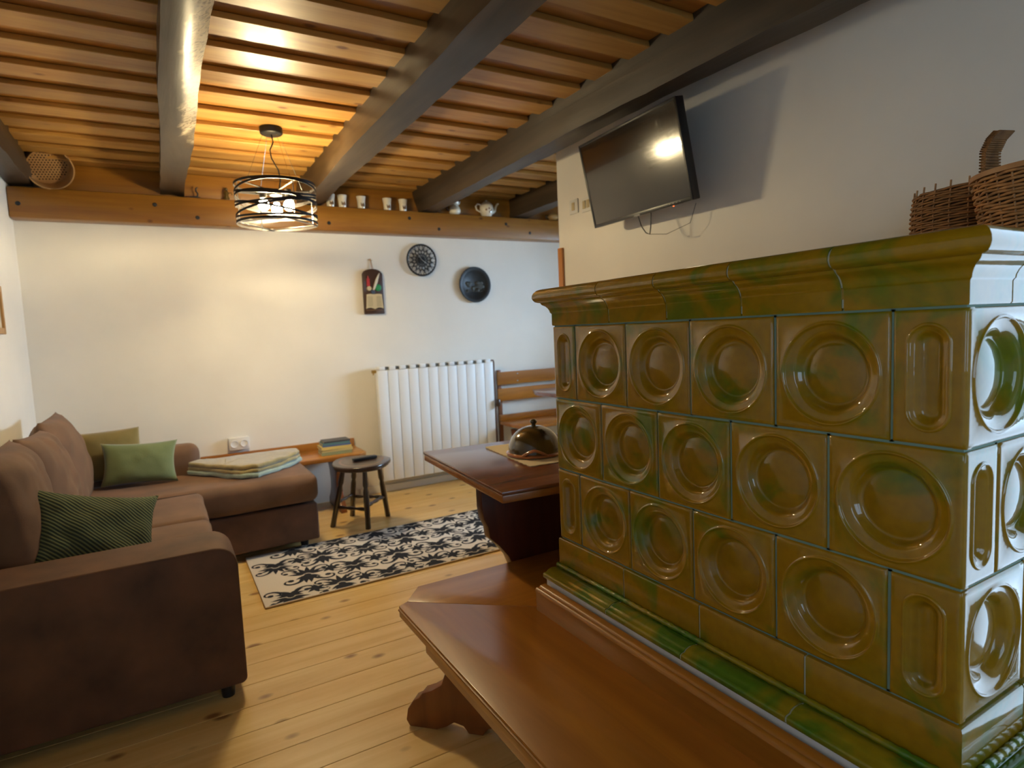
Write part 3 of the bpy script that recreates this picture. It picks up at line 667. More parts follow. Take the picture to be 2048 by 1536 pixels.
# ---------------------------------------------------------------- wall decorations on the back wall
ck = thing('clock', (1.815, YB, H+.575), 'round black openwork metal wall clock, between the wooden plaque and the dark plate', 'clock')
cm = at(1.815, YB-.022, H+.575) @ YW
r0 = .118
def ring(g, r, rt_, mx, n=48, sx=1, sy=1, c=(0, 0)):
    g.tube([(c[0]+r*sx*cos(2*pi*k/n), c[1]+r*sy*sin(2*pi*k/n), 0) for k in range(n)], rt_, 6, True, mx); return g
ring(G(), r0, .0075, cm).build('rim', M_black, ck, smooth=80)
g = G(); npet = 16
for k in range(npet):
    a = 2*pi*k/npet
    for (rc, rl, rw, off) in ((.092, .026, .0155, 0), (.062, .024, .0125, .5), (.036, .02, .009, 0)):
        aa = a+off*2*pi/npet; m_ = cm @ Matrix.Rotation(aa, 4, 'Z')
        g.tube([(rc+rl*cos(t), rw*sin(t), 0) for t in [2*pi*j/12 for j in range(12)]], .0026, 5, True, m_)
g.build('lattice', M_black, ck, smooth=80)
G().lathe([(.0001, -.004), (.022, -.004), (.022, .003), (.0001, .003)], 20, cm).build('hub', M_black, ck)
G().prism([(-.003, 0), (.003, 0), (.001, .05), (-.001, .05)], .004, .0055, cm @ Matrix.Rotation(radians(35), 4, 'Z')).build('hour_hand', M_chrome, ck)
G().prism([(-.0025, 0), (.0025, 0), (.001, .07), (-.001, .07)], .006, .0075, cm @ Matrix.Rotation(radians(-125), 4, 'Z')).build('minute_hand', M_chrome, ck)
G().box(-.02, .02, -.02, .02, -.0215, -.004, cm).build('movement', M_black, ck)

pl = thing('relief_plate', (2.268, YB, H+.385), 'round dark cast-metal plate with a raised scene, right of the openwork clock', 'plate')
pm = at(2.268, YB-.002, H+.385) @ YW
G().lathe([(.0001, 0), (.07, 0), (.13, .012), (.143, .02), (.145, .025), (.140, .027), (.125, .022), (.108, .018), (.104, .013), (.0001, .012)], 48, pm, cap=False).build('dish', M_iron, pl, smooth=60)
g = G(); random.seed(3)
for k in range(26):
    x, z = random.uniform(-.075, .075), random.uniform(-.05, .02); s_ = random.uniform(.006, .016)
    g.lathe([(s_*cos(radians(t)), .0115+s_*.45*sin(radians(t))) for t in (0, 25, 50, 75)]+[(.0001, .0115+s_*.45)], 10, pm @ Matrix.Translation((x, z, 0)) @ Matrix.Diagonal((random.uniform(.6, 1.8), random.uniform(.6, 1.5), 1, 1)), cap=False)
for k in range(14): g.box(-.08+k*.011, -.074+k*.011, -.062+random.uniform(0, .006), -.05, .0118, .015, pm)
g.lathe([(.0001, .0115), (.028, .0115), (.026, .018), (.0001, .019)], 20, pm @ Matrix.Translation((.05, -.012, 0)))
g.build('raised_scene', plain('iron_relief', (.05, .048, .04), .4, metal=.5), pl, smooth=70)

pq = thing('plaque', (1.415, YB, H+.17), 'dark wooden arched plaque with quill, candle and open book relief, hung on a string', 'plaque')
qm = at(1.415, YB-.001, H+.168) @ YW
arch = [(-.078, 0), (.078, 0), (.078, .29)]+[(.078*cos(radians(t)), .29+.045*sin(radians(t))) for t in range(10, 171, 20)]+[(-.078, .29)]
G().prism(arch, 0, .026, qm).build('board', M_plaque, pq, bevel=.006)
g = G()
for s_ in (-1, 1):
    n_ = 8
    pg = [(s_*.066*i/n_, .028+.014*sin(pi*min(1, i/n_*1.0))*.6) for i in range(n_+1)]
    poly = [(x, .035+abs(x)*.05+.01*sin(pi*i/n_)) for i, (x, _) in enumerate(pg)]+[(s_*.058*(n_-i)/n_, .145+.004*sin(pi*i/n_)) for i in range(n_+1)]
    g.prism(poly, .0265, .036, qm)
g.build('book_pages', M_page, pq)
g = G()
for k in range(7):
    for s_ in (-1, 1): g.box(s_*.034-.02, s_*.034+.02, .058+k*.011, .0605+k*.011, .0362, .0368, qm)
g.build('page_lines', plain('ink', (.18, .14, .08), .8), pq)
G().box(-.068, .068, .022, .034, .0265, .034, qm).build('book_cover', plain('cover_brown', (.10, .05, .02), .6), pq, bevel=.003)
G().prism([(-.012, .165), (-.004, .163), (.012, .19), (.034, .235), (.048, .285), (.052, .305), (.038, .29), (.018, .255), (.002, .21)], .0265, .034, qm).build('quill', plain('feather', (.62, .58, .48), .7), pq, bevel=.001)
G().box(-.050, -.028, .205, .262, .0265, .036, qm).lathe([(.004, .262), (.006, .27), (.0001, .285)], 8, qm @ Matrix.Translation((-.039, 0, .031)) @ Matrix.Rotation(-pi/2, 4, 'X')).build('candle', M_red, pq)
G().lathe([(.0001, .036), (.016, .036), (.024, .030), (.026, .0265)], 12, qm @ Matrix.Translation((.035, .195, 0))).build('holly', M_green, pq)
G().lathe([(.0001, .04), (.013, .04), (.017, .032), (.017, .0265)], 12, qm @ Matrix.Translation((-.006, .162, 0))).build('inkwell', plain('ink_blue', (.05, .07, .12), .4), pq)
G().lathe([(.0001, .042), (.017, .042), (.017, .0265)], 12, qm @ Matrix.Translation((-.036, .188, 0))).build('candle_dish', M_page, pq)
G().tube([(1.415, YB-.012, H+.168+.332), (1.408, YB-.006, H+.168+.41)], .0022, 5).tube([(1.425, YB-.012, H+.168+.332), (1.412, YB-.006, H+.168+.41)], .0022, 5).tube([(1.395, YB-.004, H+.168+.405), (1.425, YB-.006, H+.168+.398)], .002, 5).build('string', M_frame, pq)

# double socket
so = thing('power_socket', (.40, YB, H-.685), 'white double wall socket low on the back wall above the folded throw', 'socket')
sm = at(.40, YB-.001, H-.685) @ YW
G().box(-.055, .075, -.042, .042, 0, .038, sm).build('box', M_winframe, so, bevel=.006)
for dx in (-.02, .042):
    G().lathe([(.019, 0), (.024, 0), (.024, .006), (.021, .006), (.019, .0005)], 20, sm @ Matrix.Translation((dx, 0, .038)), cap=False).lathe([(.0001, .0008), (.0195, .0008)], 20, sm @ Matrix.Translation((dx, 0, .038)), cap=False).build('outlet', M_white, so)
# picture on the left wall
pf = thing('framed_picture', (XL, 3.99, H+.10), 'gilt-framed picture on the left wall at the edge of the photo', 'picture')
y0_, y1_, z0_, z1_ = 3.50, 3.84, H+.09, H+.325
g = G().box(XL+.001, XL+.022, y0_, y0_+.03, z0_, z1_).box(XL+.001, XL+.022, y1_-.03, y1_, z0_, z1_).box(XL+.001, XL+.022, y0_+.03, y1_-.03, z0_, z0_+.03).box(XL+.001, XL+.022, y0_+.03, y1_-.03, z1_-.03, z1_)
g.build('frame', M_frame, pf, bevel=.003)
G().box(XL+.001, XL+.012, y0_+.029, y1_-.029, z0_+.029, z1_-.029).build('print', plain('picture_print', (.5, .45, .35), .6, var=.4, vscale=14), pf)

# ---------------------------------------------------------------- things on the ledge
SH = lz1+.0005
def cup(x, label):
    c = thing('beaker_cup', (x, 4.415, SH), label, 'cup', 'white beakers on the ledge')
    m_ = at(x, 4.415, SH)
    G().lathe([(.0001, 0), (.024, 0), (.026, .004), (.028, .05), (.034, .088), (.0325, .089), (.0265, .05), (.024, .008), (.0001, .006)], 24, m_, cap=False).build('body', M_porc, c, smooth=50)
    v = []; f = []; nn = 8
    for k in range(nn+1):
        a = radians(-115+k*60/nn); w0, w1 = .014+.004*sin(k*2.1), .036+.006*sin(k*1.3+1)
        v += [(.0285*cos(a), .0285*sin(a), w0), (.0295*cos(a), .0295*sin(a), w1)]
    for k in range(nn): f.append((2*k, 2*k+2, 2*k+3, 2*k+1))
    G().add(v, f, m_).build('printed_motif', M_print, c)
for x, lb in ((1.128, 'white beaker half hidden behind the beam right of the lamp, first of five'), (1.212, 'second white beaker from the lamp on the ledge'), (1.35, 'third white beaker on the ledge, middle of the row'), (1.545, 'fourth white beaker on the ledge, past the wider gap'), (1.668, 'white beaker at the right end of the row, nearest the next beam')):
    cup(x, lb)
jg = thing('cream_jug', (2.10, 4.42, SH), 'small bulbous cream jug with dark handle between beam and teapot', 'jug')
m_ = at(2.10, 4.42, SH)
G().lathe([(.0001, 0), (.028, 0), (.044, .018), (.047, .035), (.040, .055), (.03, .07), (.031, .085), (.037, .1), (.035, .1), (.028, .085), (.027, .07), (.03, .05), (.0001, .02)], 28, m_, cap=False).build('body', M_porc, jg, smooth=60)
G().tube([(-.036, 0, .085), (-.062, 0, .082), (-.07, 0, .06), (-.06, 0, .035), (-.044, 0, .028)], .0055, 8, False, m_).build('handle', plain('dark_handle', (.08, .03, .015), .3), jg, smooth=80)
G().tube([(.028, 0, .088), (.042, 0, .097), (.05, 0, .108)], [.012, .008, .004], 8, False, m_).build('spout', M_porc, jg, smooth=80)
tp = thing('teapot', (2.385, 4.42, SH), 'cream floral teapot standing on the ledge between two beams', 'teapot')
m_ = at(2.385, 4.42, SH)
G().lathe([(.0001, 0), (.036, 0), (.04, .006), (.05, .03), (.058, .06), (.055, .09), (.04, .108), (.0001, .112)], 28, m_, cap=False).build('body', M_porc, tp, smooth=60)
G().lathe([(.034, .107), (.03, .116), (.012, .122), (.006, .125), (.010, .131), (.0001, .136)], 20, m_, cap=False).build('lid', M_porc, tp, smooth=60)
G().tube([(-.045, 0, .092), (-.08, 0, .1), (-.098, 0, .08), (-.09, 0, .052), (-.052, 0, .035)], .0065, 8, False, m_).build('handle', M_porc, tp, smooth=80)
G().tube([(.045, 0, .035), (.075, 0, .055), (.085, 0, .085), (.1, 0, .108), (.112, 0, .112)], [.016, .013, .009, .0075, .007], 10, False, m_).build('spout', M_porc, tp, smooth=80)
g = G()
for a, z in ((-95, .06), (-70, .05), (-120, .05), (-85, .035)):
    aa = radians(a); g.lathe([(.009, 0), (.007, .002), (.0001, .003)], 8, m_ @ Matrix.Rotation(aa, 4, 'Z') @ Matrix.Translation((.056 if z > .04 else .052, 0, z)) @ Matrix.Rotation(pi/2, 4, 'Y'))
g.build('flowers', M_red if False else plain('flower_print', (.25, .14, .08), .4), tp)
sb = thing('sugar_bowl', (3.035, 4.42, SH), 'small brown-glazed bowl at the far right end of the ledge', 'bowl')
m_ = at(3.035, 4.42, SH)
G().lathe([(.0001, 0), (.025, 0), (.044, .02), (.05, .04), (.04, .058), (.0001, .066)], 24, m_, cap=False).build('body', plain('amber_glaze', (.42, .26, .09), .2, coat=.6), sb, smooth=60)
G().tube([(-.045, 0, .045), (-.07, 0, .045), (-.072, 0, .025), (-.045, 0, .02)], .005, 8, False, m_).build('handle', M_clay, sb, smooth=80)
# sieve leaning in the corner
sv = thing('wooden_sieve', (-.465, 4.39, SH), 'round shallow wooden sieve with pierced base, tilted on the ledge in the left corner', 'sieve')
ax = Vector((.26, -.84, -.50)).normalized(); sx_ = Vector((1, 0, 0)); sx_ = (sx_-ax*sx_.dot(ax)).normalized(); sy_ = ax.cross(sx_)
rs = .112; cs = Vector((-.463, 4.355, SH+.113)); smx = frame(cs, sx_, sy_, ax)
G().lathe([(rs, -.045), (rs, .045), (rs-.004, .045), (rs-.004, -.045), (rs, -.045)], 48, smx, cap=False).build('hoop', M_sieve, sv, smooth=40)
G().lathe([(rs+.003, .025), (rs+.003, .045), (rs-.001, .045), (rs-.001, .025), (rs+.003, .025)], 48, smx, cap=False).build('outer_band', M_sieve, sv, smooth=40)
G().lathe([(.0001, -.040), (rs-.0045, -.040), (rs-.0045, -.043), (.0001, -.043)], 40, smx).build('pierced_base', M_sieve, sv)
g = G()
for i in range(-6, 7):
    for j in range(-6, 7):
        x, y = i*.0155+(j % 2)*.0077, j*.0135
        if x*x+y*y < .095**2: g.lathe([(.0001, -.0395), (.0042, -.0395)], 8, smx @ Matrix.Translation((x, y, 0)), cap=False)
o = g.build('holes', M_hole, sv); o['kind'] = 'stuff'
# iron hook bracket and small dark figurine
hk = G().tube([(.245, 4.40, SH+.004), (.262, 4.40, SH+.006), (.285, 4.40, SH+.012), (.288, 4.40, SH+.03), (.279, 4.40, SH+.045), (.28, 4.40, SH+.062), (.29, 4.40, SH+.068)], [.005, .005, .0055, .005, .005, .0045, .003], 8).box(.24, .30, 4.38, 4.42, SH, SH+.005).build('iron_hook', M_iron, smooth=60)
tag(hk, 'small bent iron hook standing on the ledge just right of the beam', 'hook')
fg = thing('figurine', (.455, 4.40, SH), 'small dark figurine on the ledge partly behind the lamp drum', 'figurine')
m_ = at(.455, 4.40, SH)
G().lathe([(.0001, 0), (.018, 0), (.02, .01), (.012, .03), (.016, .045), (.010, .058), (.0001, .06)], 14, m_).build('body', M_clay, fg, smooth=70)
G().lathe([(.0001, .058), (.008, .062), (.010, .070), (.007, .078), (.0001, .081)], 12, m_).build('head', M_clay, fg, smooth=70)
G().tube([(.012, 0, .045), (.03, 0, .05), (.034, 0, .035)], .0035, 6, False, m_).build('arm', M_clay, fg, smooth=70)

# ---------------------------------------------------------------- wooden bench with books behind the chaise
sbn = thing('low_bench', (.75, 4.3, 0), 'low reddish wooden bench along the back wall behind the chaise, carrying the books', 'bench')
WZ = H-.80
G().prism([(.17, 4.09), (1.13, 4.09), (1.19, 4.15), (1.19, 4.455), (.17, 4.455)], WZ-.028, WZ).build('seat', M_benchx, sbn, bevel=.005)
G().box(.17, 1.195, 4.457, 4.480, WZ-.02, H-.748).build('back_rail', M_benchx, sbn, bevel=.004)
lp = [(-.17, 0), (-.165, .045), (-.12, .09), (-.09, .14), (-.085, .2), (-.10, .26), (-.13, .31), (-.15, WZ-.029)]
poly = lp+[(-x, z) for x, z in reversed(lp)]
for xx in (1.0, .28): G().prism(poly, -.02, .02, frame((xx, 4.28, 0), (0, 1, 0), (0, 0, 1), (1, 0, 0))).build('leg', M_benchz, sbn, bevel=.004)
# books
zz = WZ+.0006
bk = [(.205, .145, .021, (.30, .33, .17), 'pale green paperback at the bottom of the stack'), (.21, .14, .016, (.62, .50, .20), 'yellow paperback second from the bottom of the stack'), (.205, .145, .019, (.72, .55, .16), 'thick yellow paperback in the middle of the stack'), (.19, .13, .011, (.10, .14, .30), 'thin blue book with a red back edge above the yellow ones'), (.185, .13, .014, (.10, .22, .24), 'teal book second from the top of the stack'), (.18, .125, .010, (.06, .06, .06), 'black thin book on the top of the stack')]
for i, (w_, d_, t_, c_, lb) in enumerate(bk):
    b0 = thing('book', (1.0, 4.25, zz), lb, 'book', 'books stacked on the wall bench')
    m_ = at(1.0+random.uniform(-.006, .006), 4.25, zz, radians(random.uniform(-4, 4)))
    cm_ = plain('book_cover_%d' % i, c_, .5)
    G().box(-w_/2, w_/2, -d_/2, d_/2, 0, .0016, m_).box(-w_/2, w_/2, -d_/2, d_/2, t_-.0016, t_, m_).box(-w_/2, w_/2, -d_/2-.0004, -d_/2+.0016, 0, t_, m_).build('cover', cm_, b0)
    G().box(-w_/2+.002, w_/2-.003, -d_/2+.002, d_/2-.003, .0017, t_-.0017, m_).build('pages', M_page, b0)
    zz += t_+.0006

# ---------------------------------------------------------------- stool with remote
st = thing('wooden_stool', (1.03, 3.80, 0), 'dark wooden four-legged stool with a rounded seat, standing by the radiator', 'stool')
STZ = H-.745
seat = [(.815, 3.60), (.835, 3.47), (.90, 3.40), (.985, 3.375), (1.07, 3.40), (1.17, 3.55), (1.175, 3.60), (1.12, 3.70), (1.05, 3.76), (.95, 3.79), (.87, 3.74)]
def smoothpoly(P, it=2):
    P = [Vector(p) for p in P]
    for _ in range(it): P = [q for i in range(len(P)) for q in (P[i].lerp(P[(i+1) % len(P)], .25), P[i].lerp(P[(i+1) % len(P)], .75))]
    return [(p.x, p.y) for p in P]
sp = smoothpoly(seat)
G().prism(sp, STZ-.03, STZ).build('seat', M_dark, st, bevel=.008, seg=3)
cx_, cy_ = .995, 3.58
sp2 = [(cx_+(x-cx_)*.78, cy_+(y-cy_)*.78) for x, y in sp]; sp3 = [(cx_+(x-cx_)*.70, cy_+(y-cy_)*.70) for x, y in sp]
n_ = len(sp2); G().add([(x, y, STZ+.0006) for x, y in sp2]+[(x, y, STZ+.0006) for x, y in sp3], [(i, (i+1) % n_, n_+(i+1) % n_, n_+i) for i in range(n_)]).build('inlay_ring', M_stoolred, st)
feet = [(.862, 3.90), (1.045, 3.62), (1.055, 4.08), (1.245, 3.86)]; tops = [(.90, 3.60), (.985, 3.46), (.985, 3.70), (1.10, 3.57)]
sx0 = Vector((-.02, .02, 0))
fts = [(.86, 3.86), (1.035, 3.675), (1.03, 4.02), (1.225, 3.86)]
# keep the seat above the feet: the seat polygon sits over their centre
def shift(g_, d):
    for i in range(len(g_.v)): g_.v[i] = g_.v[i]+Vector(d)
tps = [(.895, 3.62), (.975, 3.46), (.985, 3.71), (1.095, 3.57)]
for (fx, fy), (tx, ty) in zip([(x-.0, y-.0) for x, y in fts], tps):
    fx2, fy2 = fx, fy
    P0, P1 = Vector((tx, ty, STZ-.029)), Vector((fx2, fy2, .0))
    ts = [0, .1, .25, .3, .36, .55, .7, .85, 1]; rs_ = [.013, .014, .017, .012, .017, .018, .017, .016, .017]
    G().tube([P0.lerp(P1, t) for t in ts], rs_, 12).build('leg', M_dark, st, smooth=70)
def atleg(i, t): return Vector((*tps[i], STZ-.029)).lerp(Vector((*fts[i], 0)), t)
for i, j, t in ((0, 1, .66), (1, 3, .6), (0, 2, .58), (2, 3, .62)):
    a, c = atleg(i, t), atleg(j, t); ts = [k/12 for k in range(13)]
    G().tube([a.lerp(c, u) for u in ts], [.008+.005*abs(sin(u*pi*3)) for u in ts], 8).build('stretcher', M_dark, st, smooth=70)
rc = thing('remote_control', (1.03, 3.58, STZ), 'black remote control lying on the dark wooden stool', 'remote')
m_ = at(1.02, 3.60, STZ+.0008, radians(8))
G().box(-.075, .075, -.02, .02, 0, .018, m_).build('body', M_black, rc, bevel=.005)
g = G()
for i in range(8):
    for j in range(3): g.box(-.06+i*.014, -.052+i*.014, -.012+j*.01, -.006+j*.01, .0175, .0195, m_)
g.build('buttons', plain('grey_rubber', (.12, .12, .12), .7), rc)

# ---------------------------------------------------------------- rug
rg = thing('runner_rug', (1.0, 3.2, 0), 'black and cream floral patterned rug on the pine floor beside the sofa', 'rug')
ra, rb, rc0, rd = .312, 1.76, 2.842, 3.588
G().box(ra, rb, rc0, rd, .0005, .009).build('pile', M_rug, rg, bevel=.002)
G().tube([(ra, rc0, .005), (rb, rc0, .005), (rb, rd, .005), (ra, rd, .005)], .004, 6, True).build('bound_edge', plain('edge_tan', (.42, .27, .10), .9), rg)
polys = []
def leaf(cx, cy, ang, L, w, bend=0.0):
    n = 7; up_ = []; dn = []
    for i in range(n+1):
        t = i/n; x = L*t; yc = bend*L*t*t; ww = w*sin(pi*t**.75)*(1-.25*t)
        up_.append((x, yc+ww)); dn.append((x, yc-ww))
    P = up_+dn[::-1][1:-1]
    c, s = cos(ang), sin(ang); return [(cx+x*c-y*s, cy+x*s+y*c) for x, y in P]
def scroll(cx, cy, ang, L, w, turn, mir=1):
    n = 14; a = ang; x, y = cx, cy; l = []; r = []
    for i in range(n+1):
        t = i/n; ww = w*(1-.65*t)
        l.append((x-sin(a)*ww, y+cos(a)*ww)); r.append((x+sin(a)*ww, y-cos(a)*ww))
        x += cos(a)*L/n*(1-.45*t); y += sin(a)*L/n*(1-.45*t); a += mir*turn/n*(.6+1.1*t)
    quads = [[l[i], l[i+1], r[i+1], r[i]] for i in range(n)]
    b = [(x+w*1.5*cos(2*pi*k/8), y+w*1.5*sin(2*pi*k/8)) for k in range(8)]
    return quads+[b]
def motif(cx, cy, s, flip=1, rot=0):
    out = []
    for k in range(7):                                  # fan of upper petals
        a = rot+flip*pi/2+(k-3)*.36; d = .018*s
        out.append(leaf(cx+d*cos(a), cy+d*sin(a), a, (.085-.006*abs(k-3))*s, .0120*s, .25*(k-3)/3))
    for k in (-1, 1):
        for j in range(3):
            a = rot-flip*pi/2+k*(.45+j*.5)*flip; out.append(leaf(cx, cy-flip*.012*s, a, (.075-.01*j)*s, .0145*s, -.35*k))
        out += scroll(cx+k*.03*s, cy-flip*.045*s, rot-flip*pi/2+k*.5*flip, .16*s, .009*s, 4.2, k*flip)
        out += scroll(cx+k*.035*s, cy+flip*.06*s, rot+flip*(pi/2)-k*.5*flip, .13*s, .0075*s, 3.8, -k*flip)
    out.append([(cx+.016*s*cos(2*pi*k/10), cy+.016*s*sin(2*pi*k/10)) for k in range(10)])
    return out
random.seed(11)
for iy in range(4):
    for ix in range(7):
        cx = ra+.12+ix*.24+(iy % 2)*.12; cy = rc0+.06+iy*.215
        polys += motif(cx, cy, 1.08+.1*((ix+iy) % 2), 1 if (ix+iy) % 2 else -1, .15*((ix % 3)-1))
        bx_, by_ = cx+.12, cy+.02
        for k in range(6): polys.append(leaf(bx_, by_, k*pi/3+.3, .050, .014, .3))
        polys += scroll(bx_, by_-.02, -pi/2+.4, .12, .0045, 3.5, 1)
def clip(P):
    for ax_, lim, sg in ((0, ra+.006, 1), (0, rb-.006, -1), (1, rc0+.006, 1), (1, rd-.006, -1)):
        Q = []
        for i in range(len(P)):
            a, c = P[i-1], P[i]; ia, ic = (a[ax_]-lim)*sg >= 0, (c[ax_]-lim)*sg >= 0
            if ia != ic:
                t = (lim-a[ax_])/(c[ax_]-a[ax_]); Q.append((a[0]+(c[0]-a[0])*t, a[1]+(c[1]-a[1])*t))
            if ic: Q.append(c)
        P = Q
        if len(P) < 3: return None
    return P
g = G(); zz_ = .0092
for i, P in enumerate(polys):
    P = clip(P)
    if P: z_ = zz_+.0001*(i % 9); g.add([(x, y, z_) for x, y in P], [tuple(range(len(P)))])
o = g.build('floral_pattern', M_rugblk, rg); o['kind'] = 'stuff'

# ---------------------------------------------------------------- corner sofa
sofa = thing('corner_sofa', (-.1, 3.1, 0), 'brown suede-look corner sofa with chaise along the left and back walls', 'sofa')
def soft(name, x0, x1, y0, y1, z0, z1, bev, mat=M_sofa, parent=sofa, amp=.006, seg=5, cuts=5):
    o = G().box(x0, x1, y0, y1, z0, z1).build(name, mat, parent, bevel=bev, seg=seg, smooth=60)
    bm = bmesh.new(); bm.from_mesh(o.data); bmesh.ops.subdivide_edges(bm, edges=[e for e in bm.edges if e.calc_length() > .12], cuts=cuts, use_grid_fill=True); bm.to_mesh(o.data); bm.free()
    jig(o.data, amp, 6, seed=x0*7+y0); o.data.polygons.foreach_set('use_smooth', [True]*len(o.data.polygons)); return o
xl = XL+.012
SEZ = H-.765
# near arm
def arm_(x0, x1, y0, y1, z0, z1, r_, name='arm'):
    P = [(x0, z0), (x1-.012, z0), (x1, z0+.012)]+[(x1-r_+r_*cos(radians(t)), z1-r_+r_*sin(radians(t))) for t in range(0, 91, 15)]+[(x0, z1)]
    o = G().prism(P, y0, y1, Matrix(((1,0,0,0),(0,0,1,0),(0,1,0,0),(0,0,0,1)))).build(name, M_sofadk, sofa, bevel=.028, seg=4, smooth=60); return o
arm_(xl, .166, 2.175, 2.40, .045, H-.672, .07)
# seat
soft('base', xl, .115, 2.405, 3.50, .05, .24, .01, M_sofadk, amp=.002)
soft('seat_cushion', xl+.2, .128, 2.403, 2.96, .245, SEZ, .035, amp=.004); soft('seat_cushion', xl+.2, .128, 2.968, 3.495, .245, SEZ, .035, amp=.004)
# chaise
soft('chaise_base', xl, .710, 3.53, 4.07, .05, .262, .012, M_sofadk, amp=.003)
soft('chaise_cushion', xl+.1, .722, 3.51, 4.075, .268, SEZ-.002, .05, amp=.005)
# stitched seams
M_seam = plain('seam', (.05, .024, .014), .8)
G().tube([(xl+.2, 3.503, SEZ-.008), (.1, 3.503, SEZ-.008)], .004, 6).build('piping', M_seam, sofa)
# back frame on the left and rear
soft('backrest', xl, xl+.13, 2.45, 4.08, .05, H-.55, .05, M_sofadk)
soft('rear_arm', -.45, .155, 4.085, 4.25, .05, H-.60, .06, amp=.004)
for fx, fy in ((.635, 3.60), (.635, 4.02), (.105, 2.215), (-.58, 2.23), (-.58, 4.0)):
    G().lathe([(.0001, 0), (.02, 0), (.026, .06), (.0001, .06)], 12, at(fx, fy, 0)).build('foot', M_black, sofa)
def pillow(name, w, h, t, mx, mat, parent=None, label=None, cat='cushion', group=None, pinch=.10, nn=26, seed=1, p=2.4, amp=.006):
    v = []; f = []
    for side in (1, -1):
        for i in range(nn+1):
            for j in range(nn+1):
                u, q_ = -1+2*i/nn, -1+2*j/nn
                th_ = (max(0, 1-abs(u)**p)*max(0, 1-abs(q_)**p))**.5
                x = u*w/2*(1-pinch*(1-q_*q_)*abs(u)**3*.9); y_ = q_*h/2*(1-pinch*(1-u*u)*abs(q_)**3*.9)
                d = noise.noise(Vector((u*2+seed, q_*2, side)))*amp*(1-max(abs(u), abs(q_))**4)+noise.noise(Vector((u*5+seed, q_*3+u*2, side+4)))*amp*.35*(1-max(abs(u), abs(q_))**6)
                v.append((x, y_, side*(th_*t/2)+d))
    N_ = (nn+1)**2
    for s in range(2):
        for i in range(nn):
            for j in range(nn):
                a = s*N_+i*(nn+1)+j; qd = (a, a+1, a+nn+2, a+nn+1); f.append(qd if s else qd[::-1])
    g = G().add(v, f, mx); bm = bmesh.new()
    if parent is None:
        o = g.build(name, mat, smooth=80)
    else: o = g.build(name, mat, parent, smooth=80)
    bm.from_mesh(o.data); bmesh.ops.remove_doubles(bm, verts=bm.verts, dist=1e-4); bmesh.ops.recalc_face_normals(bm, faces=bm.faces); bm.to_mesh(o.data); bm.free()
    o.data.polygons.foreach_set('use_smooth', [True]*len(o.data.polygons))
    if label: tag(o, label, cat, group)
    return o
def pose(c, xdir, ydir):
    x = Vector(xdir).normalized(); y = Vector(ydir); y = (y-x*y.dot(x)).normalized(); return frame(c, x, y, x.cross(y))
# big loose back cushions (along the left wall, leaning back)
GB = 'large brown back cushions on the sofa'
pillow('back_cushion', .54, .46, .21, pose((-.50, 2.735, H-.565), (0, 1, 0), (-.16, 0, 1)), M_sofa, label='brown back cushion nearest the front arm of the sofa', group=GB, pinch=.06, p=3.2, seed=2, amp=.02)
pillow('back_cushion', .50, .44, .19, pose((-.475, 3.24, H-.565), (.04, 1, -.04), (-.20, 0, 1)), M_sofa, label='brown back cushion in the middle of the sofa', group=GB, pinch=.06, p=3.0, seed=5, amp=.02)
pillow('back_cushion', .58, .50, .21, pose((-.475, 3.75, H-.575), (0, 1, 0), (-.16, 0, 1)), M_sofa, label='tallest brown back cushion at the chaise end of the sofa', group=GB, pinch=.06, p=2.5, seed=8, amp=.02)
GC = 'loose cushions on the sofa'
pillow('throw_cushion', .37, .24, .11, pose((-.15, 3.93, H-.645), (1, -.05, -.05), (-.05, .30, 1)), M_sage, label='plain sage green cushion propped on the chaise', group=GC, pinch=.12, seed=3)
pillow('throw_cushion', .32, .28, .09, pose((-.30, 4.045, H-.60), (1, 0, .03), (0, .12, 1)), M_olive, label='olive-gold cushion behind the sage green one', group=GC, pinch=.04, seed=4)
pillow('throw_cushion', .46, .34, .13, pose((-.265, 2.66, H-.685), (.9, .42, -.32), (-.42, .25, 1)), M_stripe, label='dark green fine-ribbed cushion beside the front sofa arm', group=GC, pinch=.16, seed=6, amp=.02)

# folded throw on the chaise
tw = thing('folded_throw', (.45, 4.0, SEZ), 'folded gold and aqua fleece throw lying on the chaise end', 'blanket')
quad = [(.035, 4.06), (.20, 3.82), (.375, 3.60), (.55, 3.73), (.72, 3.92), (.71, 4.05), (.4, 4.065)]
def layer(name, P, z0, z1, mat, seed, sc=1.0):
    c = Vector((sum(p[0] for p in P)/len(P), sum(p[1] for p in P)/len(P)))
    P2 = smoothpoly([(c.x+(x-c.x)*sc, c.y+(y-c.y)*sc) for x, y in P], 1)
    o = G().prism(P2, z0, z1).build(name, mat, tw, bevel=min(.009, (z1-z0)*.45), seg=3, smooth=70)
    bm = bmesh.new(); bm.from_mesh(o.data); bmesh.ops.triangulate(bm, faces=[f for f in bm.faces if len(f.verts) > 4]); bmesh.ops.subdivide_edges(bm, edges=[e for e in bm.edges if e.calc_length() > .05], cuts=3, use_grid_fill=False); bm.to_mesh(o.data); bm.free()
    jig(o.data, .008, 14, seed); o.data.polygons.foreach_set('use_smooth', [True]*len(o.data.polygons))
layer('lower_fold', quad, SEZ+.001, SEZ+.028, M_aqua, 1, 1.0)
layer('middle_fold', quad, SEZ+.026, SEZ+.050, M_throw, 2, .985)
layer('top_fold', quad, SEZ+.048, SEZ+.074, M_throw, 3, .97)

